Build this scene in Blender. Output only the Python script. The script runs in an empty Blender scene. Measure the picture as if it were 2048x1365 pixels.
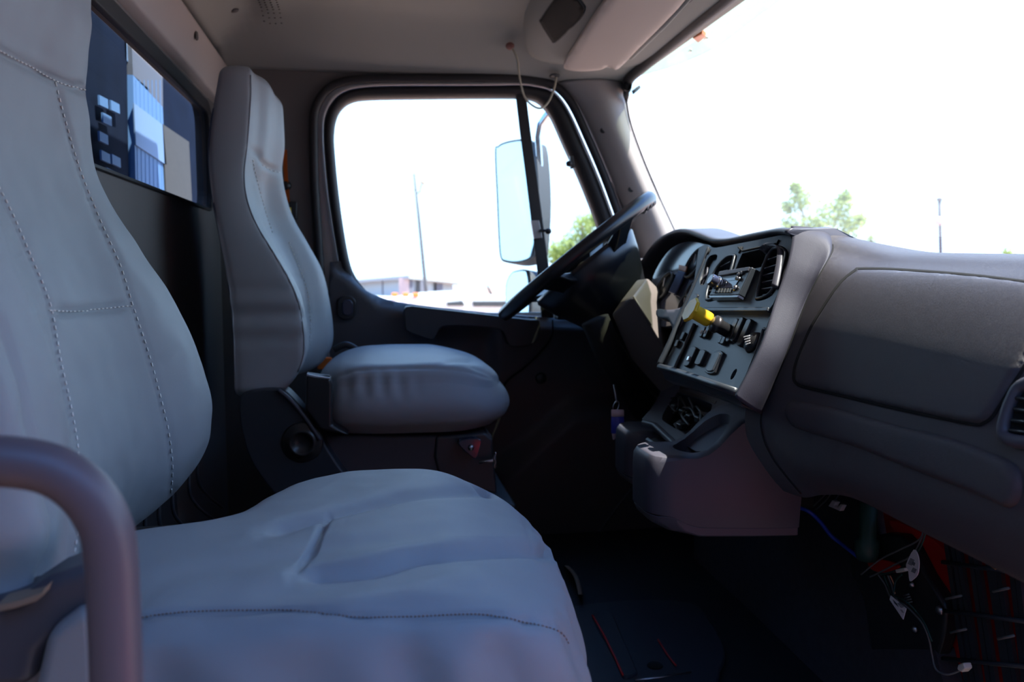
import bpy, bmesh, math, random
from mathutils import Vector as V, Matrix
from mathutils.bvhtree import BVHTree
from mathutils.geometry import delaunay_2d_cdt
random.seed(4)
SC = bpy.context.scene
COL = SC.collection
# ------------------------------------------------------------------ camera
FPX = 1640.0
_b = math.atan(142 / FPX); _a = math.atan(288 / FPX * math.cos(_b))
CAM = V((0, 0, .8))
FW = V((math.sin(_a) * math.cos(_b), math.cos(_a) * math.cos(_b), -math.sin(_b)))
RT = V((math.cos(_a), -math.sin(_a), 0))
UP = V((math.sin(_a) * math.sin(_b), math.cos(_a) * math.sin(_b), math.cos(_b)))
cd = bpy.data.cameras.new('camera'); cam = bpy.data.objects.new('camera', cd); COL.objects.link(cam)
cam.matrix_world = Matrix(((RT.x, UP.x, -FW.x, 0), (RT.y, UP.y, -FW.y, 0), (RT.z, UP.z, -FW.z, .8), (0, 0, 0, 1)))
cd.sensor_width = 36; cd.lens = FPX / 2048 * 36; cd.clip_start = .02; cd.clip_end = 500
cd.dof.use_dof = True; cd.dof.focus_distance = 1.0; cd.dof.aperture_fstop = 7.0
SC.camera = cam
# ------------------------------------------------------------------ light and exposure
w = bpy.data.worlds.new('sky'); SC.world = w; w.use_nodes = True
nt = w.node_tree; bg = nt.nodes['Background']
tc = nt.nodes.new('ShaderNodeTexCoord'); sx = nt.nodes.new('ShaderNodeSeparateXYZ'); rp = nt.nodes.new('ShaderNodeValToRGB')
nt.links.new(tc.outputs['Generated'], sx.inputs[0]); nt.links.new(sx.outputs['Z'], rp.inputs[0]); nt.links.new(rp.outputs[0], bg.inputs[0])
rp.color_ramp.elements[0].position = .30; rp.color_ramp.elements[0].color = (.50, .71, 1, 1)
rp.color_ramp.elements[1].position = .55; rp.color_ramp.elements[1].color = (.15, .36, .90, 1)
bg.inputs[1].default_value = 3.4
sl = bpy.data.lights.new('sun', 'SUN'); sun = bpy.data.objects.new('sun', sl); COL.objects.link(sun)
sl.energy = 18; sl.angle = .0093; sl.color = (1, .93, .85)
SUN_DIR = V((.355, -.22, .9)).normalized()
sun.rotation_euler = SUN_DIR.to_track_quat('Z', 'Y').to_euler()
vs = SC.view_settings; vs.view_transform = 'Standard'; vs.look = 'None'; vs.gamma = 1; vs.exposure = 0; vs.use_curve_mapping = False
SC.cycles.max_bounces = 10; SC.cycles.transparent_max_bounces = 24; SC.cycles.sample_clamp_indirect = 8

# ------------------------------------------------------------------ helpers
def ray(x, y):
    return FW + RT * ((x - 1024) / FPX) + UP * ((682.5 - y) / FPX)
def P(x, y, Y=None, X=None, Z=None):
    d = ray(x, y)
    t = Y / d.y if Y is not None else X / d.x if X is not None else (Z - .8) / d.z
    return CAM + d * t
def hit(x, y, p0, n, off=0.0):
    d = ray(x, y); n = n.normalized()
    return CAM + d * ((p0 - CAM).dot(n) / d.dot(n)) + n * off
def proj(p):
    q = p - CAM; w_ = q.dot(FW)
    return 1024 + FPX * q.dot(RT) / w_, 682.5 - FPX * q.dot(UP) / w_
def cr(pts, n=8, closed=False):
    """Catmull-Rom through points (tuples or Vectors), n samples per span"""
    pts = [V(p) for p in pts]; m = len(pts); out = []
    for i in range(m if closed else m - 1):
        if closed: p = [pts[(i + k - 1) % m] for k in range(4)]
        else: p = [pts[max(0, min(m - 1, i + k - 1))] for k in range(4)]
        for j in range(n):
            t = j / n
            out.append(.5 * ((2 * p[1]) + (p[2] - p[0]) * t + (2 * p[0] - 5 * p[1] + 4 * p[2] - p[3]) * t * t + (3 * p[1] - p[0] - 3 * p[2] + p[3]) * t ** 3))
    if not closed: out.append(pts[-1].copy())
    return out
def even(pts, n, closed=False):
    """n points evenly spaced along a polyline"""
    q = [V(p) for p in pts]
    if closed: q.append(q[0].copy())
    L = [0]
    for i in range(1, len(q)): L.append(L[-1] + (q[i] - q[i - 1]).length)
    out = []; k = 0
    for i in range(n):
        s = L[-1] * i / (n if closed else n - 1)
        while k < len(q) - 2 and L[k + 1] < s: k += 1
        f = (s - L[k]) / max(1e-9, L[k + 1] - L[k]); out.append(q[k].lerp(q[k + 1], min(1, max(0, f))))
    return out
def lin(tab, x):
    if x <= tab[0][0]: return tab[0][1]
    for (a, b), (c, d) in zip(tab, tab[1:]):
        if x <= c: return b + (d - b) * (x - a) / (c - a)
    return tab[-1][1]
def smooth_tab(tab, n=8):
    return [(p.x, p.y) for p in cr([(a, b, 0) for a, b in tab], n)]
def tag(o, label=None, cat=None, group=None, kind=None):
    if label: o['label'] = label
    if cat: o['category'] = cat
    if group: o['group'] = group
    if kind: o['kind'] = kind
    return o
def thing(name, loc, label, cat, group=None, kind=None):
    o = bpy.data.objects.new(name, None); COL.objects.link(o); o.location = loc; o.empty_display_size = .05
    return tag(o, label, cat, group, kind)
def mesh(name, vs_, fs, mat, parent=None, smooth=True, bevel=0, seg=2, label=None, sub=0, fix=True):
    me = bpy.data.meshes.new(name); me.from_pydata([tuple(v) for v in vs_], [], [tuple(f) for f in fs]); me.validate()
    if fix:
        bm = bmesh.new(); bm.from_mesh(me); bmesh.ops.remove_doubles(bm, verts=bm.verts, dist=1e-6)
        bmesh.ops.recalc_face_normals(bm, faces=bm.faces); bm.to_mesh(me); bm.free()
    me.materials.append(mat)
    o = bpy.data.objects.new(name, me); COL.objects.link(o)
    if parent:
        o.parent = parent
        if parent.type == 'EMPTY': o.matrix_parent_inverse = Matrix.Translation(-V(parent.location))
    for p in me.polygons: p.use_smooth = smooth
    if bevel:
        m = o.modifiers.new('bevel', 'BEVEL'); m.width = bevel; m.segments = seg; m.limit_method = 'ANGLE'; m.angle_limit = .6; m.harden_normals = True
    if sub:
        m = o.modifiers.new('sub', 'SUBSURF'); m.levels = m.render_levels = sub
    if label: o['label'] = label
    return o
class MB:
    def __init__(s): s.v = []; s.f = []
    def add(s, v, f):
        n = len(s.v); s.v += [V(a) for a in v]; s.f += [tuple(i + n for i in q) for q in f]; return s
    def box(s, c, d, ax=None):
        c = V(c); ax = ax or (V((1, 0, 0)), V((0, 1, 0)), V((0, 0, 1)))
        v = [c + ax[0] * d[0] / 2 * i + ax[1] * d[1] / 2 * j + ax[2] * d[2] / 2 * k for i in (-1, 1) for j in (-1, 1) for k in (-1, 1)]
        return s.add(v, [(0, 1, 3, 2), (4, 6, 7, 5), (0, 4, 5, 1), (2, 3, 7, 6), (0, 2, 6, 4), (1, 5, 7, 3)])
    def tube(s, pts, r, n=10, closed=False, flat=1.0):
        pts = [V(p) for p in pts]; m = len(pts); rr = r if hasattr(r, '__len__') else [r] * m
        ref = None; rings = []
        for i, p in enumerate(pts):
            if closed: t = pts[(i + 1) % m] - pts[i - 1]
            else: t = pts[min(m - 1, i + 1)] - pts[max(0, i - 1)]
            t = t.normalized() if t.length > 1e-9 else V((0, 0, 1))
            if ref is None: ref = V((0, 0, 1)) if abs(t.z) < .9 else V((1, 0, 0))
            a = (ref - t * ref.dot(t)); a = a.normalized() if a.length > 1e-6 else t.orthogonal().normalized(); b_ = t.cross(a); ref = a
            rings.append([p + (a * math.cos(2 * math.pi * k / n) + b_ * math.sin(2 * math.pi * k / n) * flat) * rr[i] for k in range(n)])
        return s.loft(rings, closed, not closed)
    def loft(s, rings, closed=False, cap=True, ringclosed=True):
        n = len(rings[0]); m = len(rings); v = [p for r in rings for p in r]; f = []
        for i in range(m if closed else m - 1):
            for k in range(n if ringclosed else n - 1):
                a, b_ = i * n + k, i * n + (k + 1) % n; c, d = ((i + 1) % m) * n + (k + 1) % n, ((i + 1) % m) * n + k
                f.append((a, b_, c, d))
        if cap and not closed and ringclosed: f.append(tuple(range(n - 1, -1, -1))); f.append(tuple((m - 1) * n + k for k in range(n)))
        return s.add(v, f)
    def slab(s, out, off):
        out = [V(p) for p in out]; off = V(off); n = len(out)
        return s.add(out + [p + off for p in out], [tuple(range(n)), tuple(range(2 * n - 1, n - 1, -1))] + [(i, i + n, (i + 1) % n + n, (i + 1) % n) for i in range(n)])
    def band(s, A, B, off):
        """closed strip between two loops, given thickness"""
        n = len(A); off = V(off); v = list(A) + list(B) + [p + off for p in B] + [p + off for p in A]; f = []
        for i in range(n):
            j = (i + 1) % n
            for k in range(4):
                a, b_ = k * n, ((k + 1) % 4) * n; f.append((a + i, a + j, b_ + j, b_ + i))
        return s.add(v, f)
    def lathe(s, prof, o, ax, n=24, a0=None):
        ax = V(ax).normalized(); u = (a0 or ax.orthogonal()).normalized(); w_ = ax.cross(u); o = V(o)
        rings = [[o + ax * h + (u * math.cos(2 * math.pi * k / n) + w_ * math.sin(2 * math.pi * k / n)) * max(r, 1e-5) for k in range(n)] for r, h in prof]
        return s.loft(rings)
    def build(s, name, mat, parent=None, **k): return mesh(name, s.v, s.f, mat, parent, **k)
def inside(p, poly):
    x, y = p; c = False; j = len(poly) - 1
    for i in range(len(poly)):
        xi, yi = poly[i]; xj, yj = poly[j]
        if (yi > y) != (yj > y) and x < (xj - xi) * (y - yi) / (yj - yi) + xi: c = not c
        j = i
    return c
def sheet(out, fn, th=0.0, step=10.0, holes=()):
    """fill a 2-D outline (with holes) and carry it to space with fn(x, y, depth)"""
    loops = [[(p[0], p[1]) for p in out]] + [[(p[0], p[1]) for p in h] for h in holes]
    vv = []; ee = []
    for L in loops:
        k = len(vv); vv += [V(p) for p in L]; ee += [(k + i, k + (i + 1) % len(L)) for i in range(len(L))]
    nb = len(vv)
    xs = [p[0] for p in loops[0]]; ys = [p[1] for p in loops[0]]
    def ok(p): return inside(p, loops[0]) and not any(inside(p, h) for h in loops[1:])
    y = min(ys) + step * .5; r = 0
    while y < max(ys):
        x = min(xs) + step * (.25 + .5 * (r % 2))
        while x < max(xs):
            if ok((x, y)) and min((v - V((x, y))).length for v in vv[:nb]) > step * .4: vv.append(V((x, y)))
            x += step
        y += step * .87; r += 1
    ov, oe, of, a, b_, c = delaunay_2d_cdt(vv, ee, [], 0, 1e-7)
    fs = []
    for f in of:
        cx = sum(ov[i].x for i in f) / len(f); cy = sum(ov[i].y for i in f) / len(f)
        if ok((cx, cy)): fs.append(tuple(f))
    mb = MB(); n = len(ov)
    if th == 0: return mb.add([fn(p.x, p.y, 0) for p in ov], fs)
    cnt = {}
    for f in fs:
        for i in range(len(f)):
            e = (f[i], f[(i + 1) % len(f)]); cnt[e] = cnt.get(e, 0) + 1
    side = [(i, j, j + n, i + n) for (i, j) in cnt if (j, i) not in cnt]
    return mb.add([fn(p.x, p.y, 0) for p in ov] + [fn(p.x, p.y, th) for p in ov], fs + [tuple(i + n for i in reversed(f)) for f in fs] + side)
def rrect(x0, y0, x1, y1, r, n=4):
    o = []
    for cx, cy, a in ((x1 - r, y0 + r, -90), (x1 - r, y1 - r, 0), (x0 + r, y1 - r, 90), (x0 + r, y0 + r, 180)):
        for i in range(n + 1):
            t = math.radians(a + 90 * i / n); o.append((cx + r * math.cos(t), cy + r * math.sin(t)))
    return o
def bvh_of(o):
    bm = bmesh.new(); bm.from_mesh(o.data); t = BVHTree.FromBMesh(bm); bm.free(); return t
def boolean(o, cutter_mb):
    c = cutter_mb.build('cutter', o.data.materials[0], smooth=False)
    m = o.modifiers.new('cut', 'BOOLEAN'); m.object = c; m.operation = 'DIFFERENCE'; m.solver = 'EXACT'
    bpy.context.view_layer.update()
    me = bpy.data.meshes.new_from_object(o.evaluated_get(bpy.context.evaluated_depsgraph_get()))
    o.modifiers.clear(); o.data = me; bpy.data.objects.remove(c)
    return o
# ------------------------------------------------------------------ materials
def mat(name, col, rough=.5, metal=0, bump=0, bscale=200, spec=.5, var=0, vscale=6, coat=0, kind='noise', aniso=None, bdist=.001):
    m = bpy.data.materials.new(name); m.use_nodes = True; t = m.node_tree; b = t.nodes['Principled BSDF']
    b.inputs['Base Color'].default_value = (*col, 1); b.inputs['Roughness'].default_value = rough; b.inputs['Metallic'].default_value = metal
    b.inputs['Specular IOR Level'].default_value = spec; b.inputs['Coat Weight'].default_value = coat
    g = t.nodes.new('ShaderNodeTexCoord')
    if var:
        n = t.nodes.new('ShaderNodeTexNoise'); n.inputs['Scale'].default_value = vscale; n.inputs['Detail'].default_value = 5
        r = t.nodes.new('ShaderNodeMixRGB'); r.inputs[1].default_value = (*[c * (1 - var) for c in col], 1); r.inputs[2].default_value = (*[min(1, c * (1 + var)) for c in col], 1)
        t.links.new(g.outputs['Object'], n.inputs[0]); t.links.new(n.outputs['Fac'], r.inputs[0]); t.links.new(r.outputs[0], b.inputs['Base Color'])
    if bump:
        if kind == 'leather':
            n = t.nodes.new('ShaderNodeTexVoronoi'); n.feature = 'DISTANCE_TO_EDGE'; n.inputs['Scale'].default_value = bscale
            n0 = t.nodes.new('ShaderNodeTexNoise'); n0.inputs['Scale'].default_value = bscale * .25; n0.inputs['Detail'].default_value = 6
            mx = t.nodes.new('ShaderNodeMixRGB'); mx.inputs[0].default_value = .12
            t.links.new(g.outputs['Object'], mx.inputs[1]); t.links.new(g.outputs['Object'], n0.inputs[0]); t.links.new(n0.outputs['Color'], mx.inputs[2])
            t.links.new(mx.outputs[0], n.inputs['Vector']); src = n.outputs['Distance']
        else:
            n = t.nodes.new('ShaderNodeTexNoise'); n.inputs['Scale'].default_value = bscale; n.inputs['Detail'].default_value = 4
            t.links.new(g.outputs['Object'], n.inputs[0]); src = n.outputs['Fac']
        k = t.nodes.new('ShaderNodeBump'); k.inputs['Strength'].default_value = bump; k.inputs['Distance'].default_value = bdist
        t.links.new(src, k.inputs['Height']); t.links.new(k.outputs[0], b.inputs['Normal'])
    return m
def glass(name, tint=(.93, .97, .96), refl=.06, haze=.0):
    m = bpy.data.materials.new(name); m.use_nodes = True; t = m.node_tree; t.nodes.remove(t.nodes['Principled BSDF'])
    tr = t.nodes.new('ShaderNodeBsdfTransparent'); tr.inputs[0].default_value = (*tint, 1)
    gl = t.nodes.new('ShaderNodeBsdfGlossy'); gl.inputs['Roughness'].default_value = .02
    mx = t.nodes.new('ShaderNodeMixShader'); mx.inputs[0].default_value = refl
    t.links.new(tr.outputs[0], mx.inputs[1]); t.links.new(gl.outputs[0], mx.inputs[2]); t.links.new(mx.outputs[0], t.nodes['Material Output'].inputs[0])
    if haze:
        du = t.nodes.new('ShaderNodeBsdfTranslucent'); du.inputs[0].default_value = (.9, .95, 1, 1); m2 = t.nodes.new('ShaderNodeMixShader'); m2.inputs[0].default_value = haze  # translucent share added to lay a pale haze over the view
        t.links.new(mx.outputs[0], m2.inputs[1]); t.links.new(du.outputs[0], m2.inputs[2]); t.links.new(m2.outputs[0], t.nodes['Material Output'].inputs[0])
    return m
M = dict(
    vinyl=mat('grey_vinyl', (.272, .292, .315), .40, bump=.5, bscale=420, kind='leather', spec=.45, var=.05, bdist=.0006),
    vinyl_dark=mat('worn_vinyl', (.22, .17, .13), .6),
    stitch=mat('thread', (.75, .74, .70), .8),
    dash=mat('dash_plastic', (.058, .052, .060), .45, bump=.6, bscale=330, kind='leather', spec=.45, bdist=.0008, var=.08, vscale=9),
    dash2=mat('smooth_plastic', (.060, .060, .078), .46, bump=.15, bscale=900, spec=.45),
    panel=mat('panel_black', (.030, .036, .045), .36, spec=.5, bump=.08, bscale=900),
    black=mat('black_plastic', (.018, .018, .02), .35),
    rubber=mat('black_rubber', (.016, .015, .017), .55, bump=.1, bscale=300),
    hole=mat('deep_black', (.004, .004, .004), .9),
    headliner=mat('headliner', (.33, .335, .31), .85, bump=.3, bscale=700, var=.06, vscale=3),
    trim=mat('beige_trim', (.40, .36, .34), .6, bump=.2, bscale=600),
    visor=mat('visor_vinyl', (.56, .49, .44), .7, bump=.2, bscale=500),
    wall=mat('grey_wall_trim', (.13, .12, .115), .75, bump=.2, bscale=400),
    door=mat('door_plastic', (.055, .052, .060), .5, bump=.25, bscale=500),
    door2=mat('door_dark_plastic', (.03, .03, .034), .45, bump=.2, bscale=500),
    housing=mat('housing_plastic', (.045, .044, .060), .6, bump=.15, bscale=900, spec=.3), white=mat('white_paint', (.8, .8, .78), .25, coat=.3),
    red=mat('red_paint', (.50, .012, .012), .4),
    carpet=mat('black_carpet', (.04, .038, .046), .95, bump=1, bscale=600, var=.3, vscale=60),
    floor=mat('floor_rubber', (.014, .015, .018), .5, bump=.3, bscale=300),
    mat=mat('mat_rubber', (.035, .038, .048), .42, bump=.2, bscale=500),
    yellow=mat('yellow_plastic', (.85, .55, .02), .35),
    chrome=mat('chrome', (.75, .75, .77), .12, 1),
    steel=mat('steel', (.42, .42, .44), .35, 1),
    wheel=mat('wheel_black', (.012, .013, .016), .28, spec=.6, bump=.06, bscale=500),
    tube=mat('handle_brown', (.11, .085, .10), .42, bump=.1, bscale=800),
    column=mat('steering_column', (.15, .125, .115), .5, bump=.2, bscale=900),
    orange=mat('orange_web', (.75, .16, .02), .7),
    blue=mat('blue_wire', (.02, .08, .6), .4), green=mat('green_wire', (.02, .07, .055), .5), greywire=mat('grey_wire', (.16, .17, .17), .5),
    paper=mat('paper', (.8, .78, .8), .7), ink=mat('ink', (.1, .1, .12), .7), cream=mat('cream_connector', (.72, .70, .62), .5),
    copper=mat('copper', (.6, .3, .18), .4, 1), tagblue=mat('tag_blue', (.05, .07, .5), .4), tagpink=mat('tag_pink', (.7, .5, .55), .5),
    skyblock=mat('skyblock_dark', (.05, .045, .045), .5), cable=mat('beige_cable', (.5, .47, .36), .6), brown=mat('brown_knob', (.28, .12, .1), .6),
    mirror=mat('mirror_glass', (.60, .74, .80), .02, 1), mshell=mat('mirror_shell', (.05, .055, .06), .4),
    bark=mat('bark', (.25, .2, .15), .9), leaf=mat('leaves', (.22, .33, .07), .6, var=.4, vscale=.8), wood=mat('pole_wood', (.12, .12, .125), .9),
    ground=mat('concrete_ground', (.38, .235, .18), .9, var=.15, vscale=.5),
    bldg=mat('grey_siding', (.42, .50, .56), .8), bldg_dark=mat('dark_bay', (.14, .15, .19), .8), roof=mat('metal_roof', (.36, .40, .42), .6), brick=mat('brick_pier', (.62, .48, .46), .9),
    navy=mat('navy_steel', (.005, .009, .02), .95, var=.5, vscale=14, spec=.1), bluebox=mat('blue_panel', (.11, .21, .35), .6), bluelight=mat('pale_blue_panel', (.20, .28, .38), .6), tan=mat('tan_board', (.075, .06, .042), .9, var=.2, vscale=60, bump=.3, bscale=300),
    lens=mat('grey_lens', (.03, .035, .06), .08), display=mat('display_blue', (.05, .07, .17), .12), amber=mat('amber_lens', (.9, .25, .05), .3),
    velcro=mat('grey_fuzz', (.12, .13, .18), .95, bump=1, bscale=500),
    glass=glass('clear_glass'), wglass=glass('windshield_glass', (.92, .97, .96), .05, .05), rglass=glass('rear_glass', (.78, .88, .98), .04),
)
YD = 2.2      # plane of the driver's door
XR = -.37     # plane of the back wall
# ================================================================== SETTING
def S(mb, name, m, **k):
    o = mb.build(name, m, **k); o['kind'] = 'structure'; return o
# ground outside
S(MB().box((0, 20, -1.35), (160, 160, .1)), 'ground', M['ground'], smooth=False)
# cab floor, toe board with carpet, driver foot well
FZ = .09
S(MB().box((.2, 1.2, FZ - .03), (1.3, 2.1, .06)), 'floor', M['floor'], smooth=False)
# back wall with its window opening (front layer, window hole)
wy0, wy1, wz0, wz1 = .33, 2.085, .943, 1.186
hole = rrect(wy0, wz0, wy1, wz1, .045, 6)
outl = [(.2, FZ - .02), (2.25, FZ - .02), (2.25, 1.30), (.2, 1.30)]
def wallfn(y, z, d): return V((XR - d - (0 if z < 1.2 else (z - 1.2) * -.2), y, z))
o = S(sheet(outl, wallfn, .03, .12, [hole]), 'wall_rear', M['wall'], smooth=False)
# lighter band of trim above the back window
tb = MB().loft([[V((XR + .004, y, 1.205)), V((XR + .02, y, 1.215)), V((XR + .035, y, 1.30)), V((XR + .02, y, 1.325)), V((XR - .01, y, 1.325)), V((XR - .01, y, 1.205))] for y in (.2, .8, 1.5, 2.2)])
t1 = S(tb, 'trim_1', M['trim'], bevel=.004)
for yy in (1.80,):
    MB().lathe([(.0, .004), (.008, .003), (.0095, 0)], (XR + .033, yy, 1.275), (1, 0, 0), 16).build('screw_cap', M['wall'], t1)
# back window
w1 = thing('window_1', (XR, 1.2, 1.06), None, None, kind='structure')
i_ = [V((XR - .005, p[0], p[1])) for p in rrect(wy0 + .004, wz0 + .002, wy1 - .012, wz1 - .018, .04, 6)]
o_ = [V((XR - .005, p[0], p[1])) for p in rrect(wy0 - .004, wz0 - .004, wy1 + .012, wz1 + .012, .045, 6)]
MB().band(o_, i_, (.012, 0, 0)).build('window_seal', M['rubber'], w1, bevel=.003)
MB().slab([p + V((-.008, 0, 0)) for p in i_], (-.004, 0, 0)).build('window_glass', M['rglass'], w1, smooth=False)

# headliner, a pan with coved edges
def smooth01(t): t = max(0, min(1, t)); return t * t * (3 - 2 * t)
def roof_z(x, y):
    d = min((YD - y) / .2, (y - .2) / .2, (x + .40) / .16, 1)
    f = max(0, min((.56 - x) / .22, 1))
    z = 1.302 + .108 * smooth01(d) ** .8 * smooth01(f)
    return z
rows = []
NX, NY = 60, 80
for i in range(NX + 1):
    x = XR + .012 + (.70 - XR - .012) * i / NX
    rows.append([V((x, .2 + (YD - .2 + .01) * j / NY, roof_z(x, .2 + (YD - .2) * j / NY))) for j in range(NY + 1)])
# recess of the overhead pocket is cut by skipping faces
def in_pocket(x, y): return .36 < x < .46 and 1.63 < y < 1.83
v = [p for r in rows for p in r]; f = []
for i in range(NX):
    for j in range(NY): f.append((i * (NY + 1) + j, i * (NY + 1) + j + 1, (i + 1) * (NY + 1) + j + 1, (i + 1) * (NY + 1) + j))
# raised ridge of the dome-lamp grille near the back
v = [V((p.x, p.y, p.z - .012 * math.exp(-((p.x + .21) / .035) ** 2) * smooth01((2.08 - p.y) / .08) * smooth01((p.y - .3) / .1))) for p in v]
nv = len(v); v2 = [p + V((0, 0, .02)) for p in v]
edge = [(j, j + 1) for j in range(NY)] + [(NX * (NY + 1) + j + 1, NX * (NY + 1) + j) for j in range(NY)] + [(i * (NY + 1) + NY, (i + 1) * (NY + 1) + NY) for i in range(NX)] + [((i + 1) * (NY + 1), i * (NY + 1)) for i in range(NX)]
ceil = S(MB().add(v + v2, f + [tuple(a + nv for a in reversed(q)) for q in f] + [(a, b, b + nv, a + nv) for a, b in edge]), 'ceiling', M['headliner'])
mb = MB()
for k in range(9):
    for q in range(4):
        xx, yy = -.232 + q * .013, 1.93 + k * .016
        mb.lathe([(.0022, -.001), (.0018, 0)], (xx, yy + .004 * (q % 2), roof_z(xx, yy) - .0125 * math.exp(-((xx + .21) / .035) ** 2) - .0005), (0, 0, -1), 8)
mb.build('speaker_holes', M['hole'], ceil)
MB().lathe([(0, .004), (.008, .003), (.010, 0)], (-.29, 2.0, roof_z(-.29, 2.0) - .001), (.3, 0, -1), 16).build('screw_cap', M['wall'], ceil)
S(MB().box((.14, 1.2, 1.47), (1.12, 2.2, .03)), 'roof', M['white'], smooth=False)

# driver side wall: frame around the door opening
outer = [(470, 140), (1235, 150), (1290, 330), (1340, 470), (1380, 640), (1420, 900), (1420, 1220), (470, 1220)]
seal_out = [(640, 620), (632, 540), (628, 469), (622, 380), (619, 300), (619, 234), (626, 205), (642, 180), (664, 163), (700, 154), (760, 150), (850, 149), (960, 149), (1045, 150), (1085, 155), (1115, 165), (1140, 185), (1160, 215), (1185, 270), (1215, 340), (1244, 418), (1280, 520), (1310, 640)]
seal_in = [(652, 620), (648, 540), (643, 469), (637, 380), (635, 300), (636, 240), (642, 214), (655, 192), (675, 176), (705, 167), (760, 164), (850, 164), (960, 163), (1040, 163), (1075, 168), (1102, 178), (1122, 196), (1142, 228), (1168, 285), (1198, 355), (1226, 430), (1262, 530), (1290, 640)]
frame_out = [(690, 620), (680, 540), (668, 469), (655, 380), (648, 300), (647, 250), (652, 226), (662, 206), (680, 188), (708, 177), (760, 172), (850, 171), (960, 171), (1040, 170), (1070, 173), (1099, 180), (1121, 198), (1141, 230), (1166, 287), (1196, 357), (1224, 432), (1260, 531), (1288, 640)]
glass_o = [(735, 585), (712, 556), (698, 520), (684, 440), (674, 360), (668, 290), (668, 262), (672, 238), (682, 218), (702, 203), (740, 197), (850, 195), (960, 194), (1030, 194), (1058, 196), (1078, 203), (1094, 218), (1108, 240), (1130, 290), (1160, 355), (1186, 420), (1200, 460), (1215, 510)]
def D(l, Y): return [P(x, y, Y=Y) for x, y in l]
def sm(l, n=4, closed=False): return [(p.x, p.y) for p in cr([(a, b, 0) for a, b in l], n, closed)]
so, si, fo, go = [sm(l) for l in (seal_out, seal_in, frame_out, glass_o)]
hole_px = so + [(1310, 1200), (640, 1200)]
wd = S(sheet([(440, 120), (1215, 120), (1235, 180), (1245, 250), (1272, 330), (1335, 480), (1410, 660), (1500, 900), (1500, 1240), (440, 1240)], lambda x, y, d: P(x, y, Y=YD) + V((0, d, 0)), .05, 60, [hole_px]), 'wall_driver', M['wall'], smooth=False)
d1 = thing('door_1', (.3, YD, FZ), None, None, kind='structure')
mb = MB()
def strip(A, B, ya, yb, tha=.02):
    n = len(A); a = D(A, ya); b = D(B, yb)
    mb = MB(); mb.loft([[a[i], b[i], b[i] + V((0, tha, 0)), a[i] + V((0, tha, 0))] for i in range(n)]); return mb
mid = [((a[0] * .5 + b[0] * .5), (a[1] * .5 + b[1] * .5)) for a, b in zip(so, si)]
MB().tube(D(mid, YD - .012), .0115, 12).build('weather_seal', M['rubber'], d1)
strip(si, fo, YD + .045, YD + .05).build('door_surround', M['white'], d1)
mb = MB(); n = len(fo); A = D(fo, YD + .02); B = D(go, YD + .015)
mb.loft([[A[i] + V((0, .0, 0)), A[i].lerp(B[i], .25) + V((0, -.022, 0)), A[i].lerp(B[i], .7) + V((0, -.02, 0)), B[i], B[i] + V((0, .03, 0)), A[i] + V((0, .03, 0))] for i in range(n)])
mb.build('window_frame', M['rubber'], d1)
# glass, divider and latches
bot = [(1215, 640), (1010, 625), (940, 621), (870, 613), (820, 607), (790, 602), (760, 594)]
MB().slab(D(sm(glass_o, 3) + [(1225, 560)] + bot, YD + .035), (0, .005, 0)).build('window_glass', M['glass'], d1, smooth=False)
bar = [(1032, 190), (1040, 260), (1052, 350), (1063, 440), (1075, 540), (1084, 640)]
MB().loft([[P(x - 1, y, Y=YD + .01), P(x + 20 + (y - 190) * .01, y, Y=YD + .01), P(x + 20 + (y - 190) * .01, y, Y=YD + .04), P(x - 1, y, Y=YD + .04)] for x, y in bar]).build('window_divider', M['rubber'], d1, bevel=.003)
mb = MB().slab(D([(1062, 441), (1078, 441), (1085, 476), (1068, 478)], YD - .004), (0, .012, 0)); o = mb.build('window_latch', M['steel'], d1, bevel=.001)
p = P(1080, 462, Y=YD - .01)
MB().tube([p, p + V((.018, -.02, 0))], .004).lathe([(0, -.009), (.006, -.007), (.0085, 0), (.006, .007), (0, .009)], p + V((.018, -.022, -.002)), (1, -.5, 0), 14).build('latch_knob', M['black'], o)
o = MB().slab(D([(1140, 312), (1147, 312), (1150, 336), (1142, 338)], YD - .004), (0, .012, 0)).build('window_hinge', M['black'], d1, bevel=.001)
p = P(1143, 330, Y=YD - .008)
MB().tube([p, p + V((-.012, -.02, 0))], .004).lathe([(0, -.009), (.006, -.007), (.0085, 0), (.006, .007), (0, .009)], p + V((-.012, -.022, 0)), (1, -.5, 0), 14).build('hinge_knob', M['black'], o)
# door panel: upper sill that sweeps down from the left, then body
sill_top = [(660, 524), (694, 524), (702, 548), (722, 574), (752, 592), (790, 604), (850, 613), (940, 623), (1010, 630), (1100, 636), (1200, 642), (1300, 650)]
panel_px = sm(sill_top, 4) + [(1330, 800), (1320, 1000), (1320, 1115), (1200, 1115), (1000, 1110), (700, 1080), (668, 800), (655, 640)]
def doorfn(x, y, d):
    t = smooth01((y - 520) / 30)
    k = lin([(660, 0), (900, 0), (1100, 0), (1300, 0)], x)
    # the panel swells towards the cab below the sill, the wheel-arch bulge at the lower front
    bulge = .03 * smooth01((y - lin([(660, 520), (700, 545), (760, 596), (850, 613), (1010, 630), (1300, 650)], x)) / 24)
    arch = .06 * smooth01((y - lin([(900, 1000), (1000, 900), (1060, 850), (1130, 790), (1200, 780), (1300, 800)], x)) / 50) * smooth01((x - 900) / 120)
    pk = -.02 * math.exp(-((y - 705) / 45) ** 4) * smooth01((x - 860) / 30) * smooth01((1000 - x) / 30)
    dist = abs(y - lin([(1015, 765), (1085, 700), (1100, 680), (1105, 640)], x)) if 1010 < x < 1104 else 99
    g = -.005 * math.exp(-(dist / 4) ** 2)
    return P(x, y, Y=YD) + V((0, d - bulge - arch - pk - g, 0))
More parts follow.
